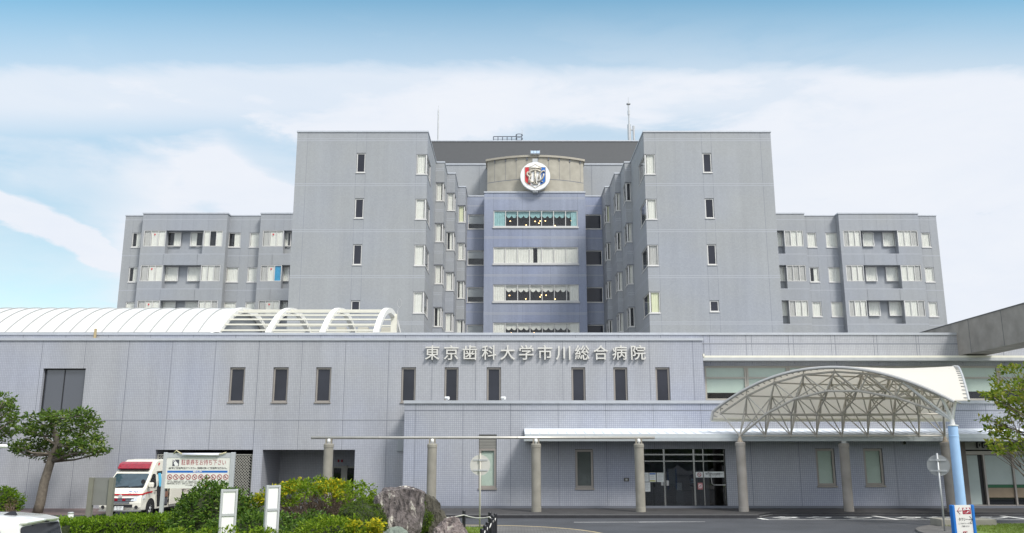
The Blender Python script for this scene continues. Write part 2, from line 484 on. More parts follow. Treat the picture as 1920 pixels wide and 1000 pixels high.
# ------------------------------------------------------------------ mesh builder
BASE = {}
class MB:
    def __init__(s):
        s.v, s.f, s.m = [], [], []
    def add(s, vs, fs, m=0):
        n = len(s.v)
        s.v += [tuple(p) for p in vs]
        s.f += [tuple(i + n for i in f) for f in fs]
        s.m += [m] * len(fs)
        return s
    def quad(s, a, b, c, d, m=0):
        return s.add((a, b, c, d), ((0, 1, 2, 3),), m)
    def box(s, x0, x1, y0, y1, z0, z1, m=0):
        if x0 > x1: x0, x1 = x1, x0
        if y0 > y1: y0, y1 = y1, y0
        if z0 > z1: z0, z1 = z1, z0
        return s.add([(x, y, z) for z in (z0, z1) for y in (y0, y1) for x in (x0, x1)],
                     ((0, 2, 3, 1), (4, 5, 7, 6), (0, 1, 5, 4), (2, 6, 7, 3), (0, 4, 6, 2), (1, 3, 7, 5)), m)
    def obox(s, fr, u0, u1, d0, d1, z0, z1, m=0):
        O, U, D = fr
        P = lambda u, d, z: (O[0] + U[0] * u + D[0] * d, O[1] + U[1] * u + D[1] * d, z)
        return s.add([P(u, d, z) for z in (z0, z1) for d in (d0, d1) for u in (u0, u1)],
                     ((0, 2, 3, 1), (4, 5, 7, 6), (0, 1, 5, 4), (2, 6, 7, 3), (0, 4, 6, 2), (1, 3, 7, 5)), m)
    def tube(s, pts, r, n=8, m=0, caps=True):
        pts = [Vector(p) for p in pts]
        rs = r if isinstance(r, (list, tuple)) else [r] * len(pts)
        vs, fs = [], []
        up = None
        for i, p in enumerate(pts):
            t = (pts[min(i + 1, len(pts) - 1)] - pts[max(i - 1, 0)]).normalized()
            if up is None:
                up = Vector((0, 0, 1)) if abs(t.z) < .9 else Vector((1, 0, 0))
            a = t.cross(up).normalized()
            b = a.cross(t).normalized()
            up = b
            for k in range(n):
                w = 2 * pi * k / n
                vs.append(p + (a * cos(w) + b * sin(w)) * rs[i])
        for i in range(len(pts) - 1):
            for k in range(n):
                k2 = (k + 1) % n
                fs.append((i * n + k, i * n + k2, (i + 1) * n + k2, (i + 1) * n + k))
        if caps:
            fs.append(tuple(range(n))[::-1])
            fs.append(tuple((len(pts) - 1) * n + k for k in range(n)))
        return s.add(vs, fs, m)
    def lathe(s, c, prof, n=20, m=0):
        vs, fs = [], []
        for r, z in prof:
            for k in range(n):
                w = 2 * pi * k / n
                vs.append((c[0] + r * cos(w), c[1] + r * sin(w), c[2] + z))
        for i in range(len(prof) - 1):
            for k in range(n):
                k2 = (k + 1) % n
                fs.append((i * n + k, i * n + k2, (i + 1) * n + k2, (i + 1) * n + k))
        fs.append(tuple(range(n))[::-1])
        fs.append(tuple((len(prof) - 1) * n + k for k in range(n)))
        return s.add(vs, fs, m)
    def prism(s, poly, fn, w0, w1, m=0):          # fn(a, b, w) -> point
        n = len(poly)
        vs = [fn(a, b, w0) for a, b in poly] + [fn(a, b, w1) for a, b in poly]
        fs = [tuple(range(n)), tuple(range(2 * n - 1, n - 1, -1))]
        fs += [(i, i + n, (i + 1) % n + n, (i + 1) % n) for i in range(n)]
        return s.add(vs, fs, m)
    def build(s, name, mats, parent=None, smooth=False, bevel=0, local=False):
        if not isinstance(mats, (list, tuple)):
            mats = [mats]
        b = Vector((0, 0, 0)) if local or parent is None else BASE.get(parent.name, Vector((0, 0, 0)))
        me = bpy.data.meshes.new(name)
        me.from_pydata([(p[0] - b[0], p[1] - b[1], p[2] - b[2]) for p in s.v], [], s.f)
        for x in mats:
            me.materials.append(x)
        me.polygons.foreach_set('material_index', s.m)
        if smooth:
            me.polygons.foreach_set('use_smooth', [True] * len(me.polygons))
        if bevel:
            bm = bmesh.new()
            bm.from_mesh(me)
            bmesh.ops.remove_doubles(bm, verts=bm.verts, dist=1e-4)
            bmesh.ops.recalc_face_normals(bm, faces=bm.faces)
            ed = [e for e in bm.edges if len(e.link_faces) == 2 and e.calc_face_angle(0) > .5]
            bmesh.ops.bevel(bm, geom=ed, offset=bevel, segments=2, profile=.6, affect='EDGES', clamp_overlap=True)
            bm.to_mesh(me)
            bm.free()
        me.update()
        o = bpy.data.objects.new(name, me)
        C.objects.link(o)
        if parent is not None:
            o.parent = parent
        BASE[o.name] = b
        return o
def tag(o, label, cat, group=None, kind=None):
    o['label'] = label
    o['category'] = cat
    if group: o['group'] = group
    if kind: o['kind'] = kind
    return o
def struct(o, kind='structure'):
    o['kind'] = kind
    return o
def thing(name, label, cat, loc, group=None, rz=0.0):
    o = bpy.data.objects.new(name, None)
    C.objects.link(o)
    o.empty_display_size = .3
    o.location = loc
    o.rotation_euler = (0, 0, rz)
    BASE[o.name] = Vector(loc)
    return tag(o, label, cat, group)
def copy_tree(o, parent=None):
    kids = list(o.children)
    c = o.copy()
    C.objects.link(c)
    c.parent = parent
    BASE[c.name] = BASE.get(o.name, Vector((0, 0, 0)))
    for k in kids:
        copy_tree(k, c)
    return c
def text(body, size, m, mw, name='lettering', parent=None, weight=0.0, ext=.0, align='CENTER', sx=1.0, spacing=1.0, fitw=None):
    """lettering as a mesh; mw maps x right, y up, z towards the reader; placed at the centre of the line"""
    cu = bpy.data.curves.new('lettering', 'FONT')
    cu.body = body
    cu.size = size
    cu.align_x = align
    cu.align_y = 'CENTER'
    cu.offset = weight
    cu.extrude = ext
    cu.space_character = spacing
    cu.resolution_u = 3
    o = bpy.data.objects.new('lettering_curve', cu)
    C.objects.link(o)
    bpy.context.view_layer.update()
    me = bpy.data.meshes.new_from_object(o.evaluated_get(bpy.context.evaluated_depsgraph_get()))
    bpy.data.objects.remove(o)
    bpy.data.curves.remove(cu)
    if fitw:
        xs = [v.co.x for v in me.vertices]
        sx = fitw / max(1e-6, max(xs) - min(xs))
        mid = (max(xs) + min(xs)) / 2 if align == 'CENTER' else 0
        me.transform(Matrix.Translation((-mid, 0, 0)))
    me.transform(Matrix.Diagonal((sx, 1, 1, 1)))
    b = BASE.get(parent.name, Vector((0, 0, 0))) if parent is not None else Vector((0, 0, 0))
    me.transform(Matrix.Translation(-b) @ mw)
    me.materials.clear()
    me.materials.append(m)
    me.name = name
    t = bpy.data.objects.new(name, me)
    C.objects.link(t)
    if parent is not None:
        t.parent = parent
    BASE[t.name] = b
    return t
def facing(x, y, z, yaw=0.0):         # text frame: reads from -Y, turned by yaw
    return Matrix.Translation((x, y, z)) @ Matrix.Rotation(yaw, 4, 'Z') @ Matrix.Rotation(pi / 2, 4, 'X')

# ------------------------------------------------------------------ wall with openings
def wall(mb, O, U, D, width, z0, z1, holes=(), mw=0, mr=0, md=1):
    """a vertical wall sheet; holes (u0,u1,za,zb,depth,flag); flag 'hi'/'lo' opens that end into a corner, 'side' trims the second leaf"""
    P = lambda u, d, z: (O[0] + U[0] * u + D[0] * d, O[1] + U[1] * u + D[1] * d, z)
    us = sorted({0.0, width} | {round(h[0], 4) for h in holes} | {round(h[1], 4) for h in holes})
    zs = sorted({z0, z1} | {round(h[2], 4) for h in holes} | {round(h[3], 4) for h in holes})
    us = [u for u in us if 0 <= u <= width + 1e-6]
    zs = [z for z in zs if z0 <= z <= z1]
    for i in range(len(us) - 1):
        for j in range(len(zs) - 1):
            uc, zc = (us[i] + us[i + 1]) / 2, (zs[j] + zs[j + 1]) / 2
            if any(h[0] < uc < h[1] and h[2] < zc < h[3] for h in holes):
                continue
            mb.quad(P(us[i], 0, zs[j]), P(us[i + 1], 0, zs[j]), P(us[i + 1], 0, zs[j + 1]), P(us[i], 0, zs[j + 1]), mw)
    for h in holes:
        a, b, c, d, dep = h[:5]
        fl = h[5] if len(h) > 5 else ''
        a2, b2 = a, b
        if 'lo' in fl:
            a2 = a + dep
        if 'hi' in fl:
            b2 = b - dep
        ra, rb = (a, b) if 'side' not in fl else (a2, b2)
        mr0 = mr
        if 'dark' in fl:
            mr = md
        if 'lo' not in fl:
            mb.quad(P(a, 0, c), P(a, dep, c), P(a, dep, d), P(a, 0, d), mr)
        if 'hi' not in fl:
            mb.quad(P(b, 0, c), P(b, dep, c), P(b, dep, d), P(b, 0, d), mr)
        mb.quad(P(ra, 0, c), P(rb, 0, c), P(rb, dep, c), P(ra, dep, c), mr)
        mb.quad(P(ra, 0, d), P(rb, 0, d), P(rb, dep, d), P(ra, dep, d), mr)
        mb.quad(P(a2, dep, c), P(b2, dep, c), P(b2, dep, d), P(a2, dep, d), md)
        mr = mr0
def drape(mb, fr, u0, u1, z0, z1, d, m=0, amp=.035, per=.16):
    O, U, D = fr
    n = max(4, int(abs(u1 - u0) / per * 4))
    ph = random.random() * 6
    vs = []
    for i in range(n + 1):
        u = u0 + (u1 - u0) * i / n
        w = d + amp * sin(ph + (u - u0) / per * 2 * pi + .6 * sin(u * 5 + ph))
        for z in (z0, z1):
            k = 1 if z == z0 else .6
            ww = d + (w - d) * k
            vs.append((O[0] + U[0] * u + D[0] * ww, O[1] + U[1] * u + D[1] * ww, z))
    mb.add(vs, [(2 * i, 2 * i + 2, 2 * i + 3, 2 * i + 1) for i in range(n)], m)
def window(parent, fr, u0, u1, z0, z1, name='window', fw=.06, mul=(), tra=(), inset=.05, fm=None, curt=(), pane=None,
           sill=0.0, fd=.07, blind=None, label=None):
    """frame mesh as the part, pane / curtain / blind as its sub-parts"""
    fm = fm or FRW
    mb = MB()
    a, b = inset, inset + fd
    mb.obox(fr, u0, u0 + fw, a, b, z0, z1)
    mb.obox(fr, u1 - fw, u1, a, b, z0, z1)
    mb.obox(fr, u0 + fw, u1 - fw, a, b, z0, z0 + fw)
    mb.obox(fr, u0 + fw, u1 - fw, a, b, z1 - fw, z1)
    for q in mul:
        x = u0 + (u1 - u0) * q
        mb.obox(fr, x - fw * .45, x + fw * .45, a + .004, b - .004, z0 + fw, z1 - fw)
    for q in tra:
        z = z0 + (z1 - z0) * q
        mb.obox(fr, u0 + fw, u1 - fw, a + .007, b - .007, z - fw * .45, z + fw * .45)
    if sill:
        mb.obox(fr, u0 - .04, u1 + .04, -.06, inset + .03, z0 - sill, z0 - .003)
    o = mb.build(name, fm, parent)
    if label: o['label'] = label
    g = MB()
    g.obox(fr, u0 + fw * .9, u1 - fw * .9, inset + fd * .45, inset + fd * .45 + .008, z0 + fw * .9, z1 - fw * .9)
    g.build('pane', pane or GLASS, o)
    for c in curt:
        q = MB()
        lo, hi, cm = c[:3]
        drape(q, fr, u0 + fw + (u1 - u0 - 2 * fw) * lo, u0 + fw + (u1 - u0 - 2 * fw) * hi, z0 + .02, z1 - .02, inset + fd + .03, amp=.022)
        q.build('curtain', cm, o, smooth=True)
    if blind:
        q = MB()
        q.obox(fr, u0 + fw, u1 - fw, inset + fd + .03, inset + fd + .036, z0 + (z1 - z0) * blind[0], z1 - fw * .5)
        q.build('blind', blind[1], o)
    return o

# ================================================================== THE HOSPITAL
CX = 1.75
H = thing('hospital_building', 'grey tiled multi-storey hospital with stepped central towers, side wings and a long low front block', 'building', (CX, 64, 0))
TM = [T_TOW, DARKIN, JTOW, JLIGHT, COPE, ROOFM]
def hline(mb, fr, u0, u1, z, m=3, h=.05, gap=.16):
    mb.obox(fr, u0, u1, -.004, .02, z - h / 2, z + h / 2, m)
    mb.obox(fr, u0, u1, -.004, .02, z - gap - h / 2, z - gap + h / 2, m)
def vline(mb, fr, u, z0, z1, m=2, w=.024):
    mb.obox(fr, u - w / 2, u + w / 2, -.003, .02, z0, z1, m)
HEAD = [25.95, 22.27, 18.57, 14.88]
SILLH = 1.66
YT = 64.3
ZT = zpx(248.5, YT)
FLOOR = [zpx(y, YT) for y in (344.5, 431, 517, 604)]
CAPL = zpx(260.5, YT)
XO = 18.85
YS = [71.7, 74.8, 78.9, 82.1]
ASIDE = {-1: [8.45, 7.70, 6.96, 6.22], 1: [8.72, 8.18, 7.68, 7.22]}
SLIT = [(zpx(a, YT), zpx(b, YT)) for a, b in ((325, 287), (410.5, 372), (498, 458), (586, 563.5))]
PICK = {-1: [CURT, CURT, CURT, CURT], 1: [CURT, CURT, CURG, CURY]}
STEPC = {(-1, 1): [(.0, .9), (.0, .9), (.0, 1), (.5, 1)], (-1, 2): [(0, 1), (.45, 1), (0, 1), (0, .9)], (-1, 3): [(0, 1), (0, 1), (.3, 1), (0, .8)],
         (1, 1): [(.0, .0), (.0, .9), (.0, 1), (0, 0)], (1, 2): [(0, .9), (0, .45), (0, 1), (0, .9)], (1, 3): [(0, 1), (0, .5), (0, .7), (0, .5)]}
for s in (-1, 1):
    X = lambda h: CX + s * h
    AS = ASIDE[s]
    XI = AS[0]
    mb = MB()
    fr = ((X(XO), YT), (-s, 0), (0, 1))
    wd = XO - XI
    uslit = XO - 13.7
    slits = [(uslit - .36, uslit + .36, a, b, .4) for a, b in SLIT]
    corners = [(wd - .86, wd, h - SILLH, h, .4, 'hi') for h in HEAD]
    wall(mb, *fr, wd, 7.0, ZT, slits + corners)
    frs = ((X(XI), YT), (0, 1), (s, 0))
    wall(mb, *frs, YS[0] - YT, 7.0, ZT, [(0, 3.0, h - SILLH, h, .4, 'lo side') for h in HEAD])
    # outer flank, roof, back
    mb.quad((X(XO), YT, 7), (X(XO), 85.4, 7), (X(XO), 85.4, ZT), (X(XO), YT, ZT))
    mb.quad((X(XO), YT, ZT - .5), (X(XI), YT, ZT - .5), (X(XI), 85.4, ZT - .5), (X(XO), 85.4, ZT - .5), 5)
    mb.quad((X(XO), 85.4, 7), (X(AS[3]), 85.4, 7), (X(AS[3]), 85.4, ZT), (X(XO), 85.4, ZT))
    # coping
    mb.obox(fr, -.05, wd + .05, -.06, .3, ZT, ZT + .12, 4)
    mb.obox(frs, .3, YS[0] - YT, -.05, .3, ZT, ZT + .12, 4)
    mb.box(X(XO) - .3 * s, X(XO) + .05 * s, YT + .3, 85.4, ZT, ZT + .12, 4)
    for z in FLOOR + [CAPL]:
        hline(mb, fr, 0, wd, z)
        hline(mb, frs, .02, YS[0] - YT, z)
    for u, pad in ((.85, None), (uslit - .38, 1), (uslit + .38, 1), (wd - .9, 2)):
        spans = [(7.0, ZT)]
        if pad:
            hs = [(a, b) for a, b in SLIT] if pad == 1 else [(h - SILLH, h) for h in HEAD]
            spans, top = [], ZT
            for a, b in hs:
                spans.append((b + .02, top)); top = a - .02
            spans.append((7.0, top))
        for a, b in spans:
            vline(mb, fr, u, a, b)
    mb.build('tower_block', TM, H)
    for i, (a, b) in enumerate(SLIT):
        window(H, fr, uslit - .34, uslit + .34, a + .06, b - .02, 'slit_window', fw=.075, inset=.06, sill=.07, fm=FRW, pane=GLASSD)
    def corner_window(frf, frs, w0, w1, dside, zh, cm, cmax=(0, 1)):
        m = MB()
        z0, z1 = zh - SILLH + .02, zh - .01
        f = .055
        a, b = .04, .10
        m.obox(frf, w0, w0 + f, a, b, z0, z1)
        m.obox(frf, w0 + f, w1 - b, a, b, z0, z0 + f)
        m.obox(frf, w0 + f, w1 - b, a, b, z1 - f, z1)
        m.obox(frf, w1 - b - .04, w1 - a, a, b + .05, z0, z1)        # corner post
        m.obox(frs, b + .05, dside - f, a, b, z0, z0 + f)
        m.obox(frs, b + .05, dside - f, a, b, z1 - f, z1)
        m.obox(frs, dside - f, dside, a, b, z0, z1)
        if w1 - w0 > .7:
            m.obox(frf, w0 + (w1 - w0) * .86 - .02, w0 + (w1 - w0) * .86 + .02, a + .005, b - .005, z0 + f, z1 - f)
        m.obox(frf, w0 - .03, w1 + .04, -.05, .04, z0 - .08, z0 - .004)
        m.obox(frs, .045, dside + .03, -.04, .04, z0 - .08, z0 - .004)
        o = m.build('corner_window', FRW, H)
        g = MB()
        g.obox(frf, w0 + f * .9, w1 - b - .02, .07, .078, z0 + f * .9, z1 - f * .9)
        g.obox(frs, b + .03, dside - f * .9, .07, .078, z0 + f * .9, z1 - f * .9)
        g.build('pane', GLASS, o)
        if cm and cmax[1] > cmax[0]:
            q = MB()
            wi = w1 - .2 - w0 - f
            drape(q, frf, w0 + f + wi * cmax[0], w0 + f + wi * cmax[1], z0 + .03, z1 - .03, .15, amp=.022, per=.15)
            drape(q, frs, .22, dside * .55, z0 + .03, z1 - .03, .15, amp=.022, per=.2)
            q.build('curtain', cm, o, smooth=True)
    for i, h in enumerate(HEAD):
        corner_window(fr, frs, wd - .84, wd, 2.96, h, PICK[s][i])
    # the stepped bays that lead to the recess
    for k in range(3):
        m = MB()
        f1 = ((X(AS[k]), YS[k]), (-s, 0), (0, 1))
        w = AS[k] - AS[k + 1]
        f2 = ((X(AS[k + 1]), YS[k]), (0, 1), (s, 0))
        ln = YS[k + 1] - YS[k]
        wall(m, *f1, w, 7.0, ZT, [(.06, w, h - SILLH, h, .26, 'hi') for h in HEAD])
        wall(m, *f2, ln, 7.0, ZT, [(0, 1.6, h - SILLH, h, .26, 'lo side') for h in HEAD])
        m.quad((X(AS[k] + .6), YS[k], ZT - .4), (X(AS[k + 1]), YS[k], ZT - .4), (X(AS[k + 1]), YS[k + 1], ZT - .4), (X(AS[k] + .6), YS[k + 1], ZT - .4), 5)
        m.obox(f1, .052, w + .05, -.05, .25, ZT, ZT + .12, 4)
        m.obox(f2, .25, ln, -.05, .25, ZT, ZT + .12, 4)
        for z in FLOOR + [CAPL]:
            hline(m, f1, 0, w, z)
            hline(m, f2, .02, ln, z)
        for z in HEAD:
            m.obox(f1, .0, w + .05, -.05, .0, z, z + .05, 2)
        m.build('stepped_bay', TM, H)
        for i, h in enumerate(HEAD):
            cm = [CURT, CURT, CURT, CURT][i]
            if k == 2 and i == 0: cm = CURY
            corner_window(f1, f2, .08, w, 1.56, h, cm, STEPC[(s, k + 1)][i])
# recess walls beside the centre bay
BX0, BX1, YB, YR = -2.72, 7.18, 80.6, 82.1
ZB = zpx(362, YB)
for s in (-1, 1):
    m = MB()
    AS = ASIDE[s]
    xa = CX + s * AS[3]
    xb = BX0 if s < 0 else BX1
    w = abs(xa - xb)
    fr = ((xa, YR), (-s, 0), (0, 1))
    ZRr = zpx(369, YR)
    wall(m, *fr, w, 7, ZRr, [(.06, w, h - 1.52, h + .02, .35) for h in HEAD])
    m.obox(fr, .1, w, -.05, .3, ZRr, ZRr + .12, 4)
    for z in FLOOR + [CAPL - .4]:
        m.obox(fr, 0, w, -.004, .02, z - .03, z + .03, 3)
    m.quad((xa, YR, ZRr - .3), (xb, YR, ZRr - .3), (xb, 85, ZRr - .3), (xa, 85, ZRr - .3), 5)
    m.build('recess_wall', [T_REC, DARKIN, JOINT, JLIGHT, COPE, ROOFM], H)
    for i, h in enumerate(HEAD):
        if s < 0:
            window(H, fr, .08, w - .01, h - 1.5, h, 'recess_window', fw=.07, fm=FRW, blind=(.38 + .1 * (i % 2), BLINDG), sill=.05)
        else:
            window(H, fr, .08, w - .01, h - 1.5, h, 'recess_window', fw=.07, fm=FRW, pane=GLASSD, curt=((.25, .9, CURG),) if i < 1 else ((.15, .5, CURG),), sill=.05)
# centre bay
m = MB()
fr = ((BX0, YB), (1, 0), (0, 1))
bw = BX1 - BX0
wu0, wu1 = xpx(925, YB, 25) - BX0, xpx(1083.5, YB, 25) - BX0
BSILL = HEAD[0] - zpx(425.5, YB)
wall(m, *fr, bw, 7, ZB, [(wu0, wu1, h - BSILL, h, .9) for h in HEAD])
for x, sgn in ((BX0, 1), (BX1, -1)):
    m.quad((x, YB, 7), (x, YR, 7), (x, YR, ZB), (x, YB, ZB))
m.quad((BX0, YB, ZB - .02), (BX1, YB, ZB - .02), (BX1, 85, ZB - .02), (BX0, 85, ZB - .02), 5)
m.obox(fr, -.05, bw + .05, -.07, .5, ZB, ZB + .14, 4)
for y in (371, 444.5, 515.5, 587):
    z = zpx(y, YB)
    hline(m, fr, 0, bw, z, 3, .045, .12)
for q in (0, .345, .67, 1):
    u = wu0 + (wu1 - wu0) * q
    top = ZB
    for h in HEAD:
        vline(m, fr, u, h + .03, top, 2, .02)
        top = h - BSILL - .2
    vline(m, fr, u, 7, top, 2, .02)
m.build('centre_bay', [T_REC, DARKIN, JOINT, JLIGHT, COPE, ROOFM], H)
def valance(mb, fr, u0, u1, zt, h, d):
    O, U, D = fr
    vs, fs = [], []
    n = 24
    for i in range(n + 1):
        u = u0 + (u1 - u0) * i / n
        sag = abs(sin(2 * pi * i / n)) ** .8
        zb = zt - h * (.62 + .38 * sag)
        for q in range(4):
            z = zt + (zb - zt) * q / 3
            dd = d + .03 * sin(q * 2.1 + i * 1.3) * (q / 3)
            vs.append((O[0] + U[0] * u + D[0] * dd, O[1] + U[1] * u + D[1] * dd, z))
    for i in range(n):
        for q in range(3):
            fs.append((i * 4 + q, i * 4 + 4 + q, i * 4 + 5 + q, i * 4 + 1 + q))
    mb.add(vs, fs)
for i, h in enumerate(HEAD):
    cm = [CURTEAL, CURT, CURT, CURT][i]
    if i == 0: cu = ((.0, .138, cm), (.93, 1, cm))
    elif i == 1: cu = ((.0, .47, cm), (.52, 1, cm))
    else: cu = ((.0, .138, cm), (.90, 1, cm))
    o = window(H, fr, wu0 + .02, wu1 - .02, h - BSILL + .02, h - .01, 'lounge_window', fw=.075, mul=[k / 7 for k in range(1, 7)], fm=FRW, curt=cu, inset=.05)
    sm = MB()
    sm.obox(fr, wu0 - .06, wu1 + .06, -.09, .04, h - BSILL - .16, h - BSILL - .003)
    sm.build('sill', SILL, o)
    if i != 1:
        v = MB()
        ww = (wu1 - wu0 - .04) / 7
        for k in range(1, 7):
            valance(v, fr, wu0 + .02 + k * ww + .04, wu0 + .02 + (k + 1) * ww - .04, h - .05, .66, .24)
        v.build('valance', cm, o, smooth=True)
        lm = MB()
        for k, (q, dz) in enumerate(((.2, .95), (.38, 1.35), (.485, .95), (.555, .95), (.55, 1.12), (.63, .95), (.735, 1.35), (.92, .95))):
            if (k * 7 + i * 5) % 8 in ((), (2,), (0, 3), (1, 4, 6))[i]: continue
            p = (fr[0][0] + wu0 + (wu1 - wu0) * (q + .012 * sin(9 * i + k)), YB + .55 + .1 * (i % 2), h - dz + .06 * sin(5 * i + 3 * k))
            lm.lathe(p, [(.02, -.04), (.052, -.03), (.052, .03), (.02, .04)], 8)
        lm.build('ceiling_lamp', WARM, o)
# curved concrete pediment
m = MB()
PX0, PX1 = xpx(913, YB, 30), xpx(1096, YB, 30)
PC, PW = (PX0 + PX1) / 2, (PX1 - PX0) / 2
SAG = 1.35
ZP = zpx(303.5, YB + 1.4)
n = 24
arc = []
for i in range(n + 1):
    t = -1 + 2 * i / n
    arc.append((PC + PW * t, YB + 1.42 - SAG * (1 - t * t)))
def ring(m, zz0, zz1, off, mi):
    vs = []
    for x, y in arc:
        vs += [(x, y - off, zz0), (x, y - off, zz1)]
    m.add(vs, [(2 * i, 2 * i + 2, 2 * i + 3, 2 * i + 1) for i in range(n)], mi)
ring(m, ZB - .5, ZP, 0, 0)
zj = zpx(313.5, YB)
ring(m, zj - 1.25, zj - 1.19, .006, 1)
for x, sg in ((PX0, -1), (PX1, 1)):
    m.quad((x, YB + 1.42, ZB - .5), (x, 84.2, ZB - .5), (x, 84.2, ZP), (x, YB + 1.42, ZP))
# cap
vs = []
for x, y in [((a[0] - PC) * 1.035 + PC, a[1] - .16) for a in arc]:
    vs += [(x, y, ZP), (x, y, ZP + .2), (x, 84.2, ZP + .2), (x, 84.2, ZP)]
fs = []
for i in range(n):
    for k in range(4):
        fs.append((4 * i + k, 4 * i + 4 + k, 4 * i + 4 + (k + 1) % 4, 4 * i + (k + 1) % 4))
m.add(vs, fs, 2)
for k in range(9):
    i = 1 + k * 11 / 4
    t = -1 + 2 * (k + .7) / 9
    x, y = PC + PW * t, YB + 1.42 - SAG * (1 - t * t)
    m.box(x - .05, x + .05, y - .1, y + .1, ZP - .28, ZP - .004, 1)
    m.box(x - .012, x + .012, y - .008, y + .1, zj - 1.18, ZP - .28, 1)
m.build('curved_pediment', [CONC, JOINT, mat('pediment_cap', (.36, .33, .27), .7, var=.1)], H)
# core wall and the dark roof storey behind
m = MB()
zc = zpx(309.5, 84.2)
m.box(-12, 15.5, 84.2, 92, 20, zc, 0)
m.box(-12.05, 15.55, 84.12, 84.3, zc, zc + .14, 1)
for x in (-3.4, 8.2, 11.5):
    m.box(x, x + .025, 84.19, 84.3, 20, zc - .01, 2)
m.build('core_wall', [T_TOW, COPE, JOINT], H)
m = MB()
zd = zpx(265.5, 89)
a = [(-14, 86.0, zc - .3), (17.5, 86.0, zc - .3), (17.5, 89, zd), (-14, 89, zd), (-14, 100, zd), (17.5, 100, zd), (17.5, 100, 20), (-14, 100, 20), (-14, 86, 20), (17.5, 86, 20)]
m.add(a, ((0, 1, 2, 3), (3, 2, 5, 4), (4, 5, 6, 7), (8, 9, 1, 0), (0, 3, 4, 7, 8), (1, 9, 6, 5, 2)), 0)
m.box(-14.1, 17.6, 88.9, 89.1, zd - .02, zd + .1, 1)
m.build('roof_storey', [DARKROOF, COPE], H)

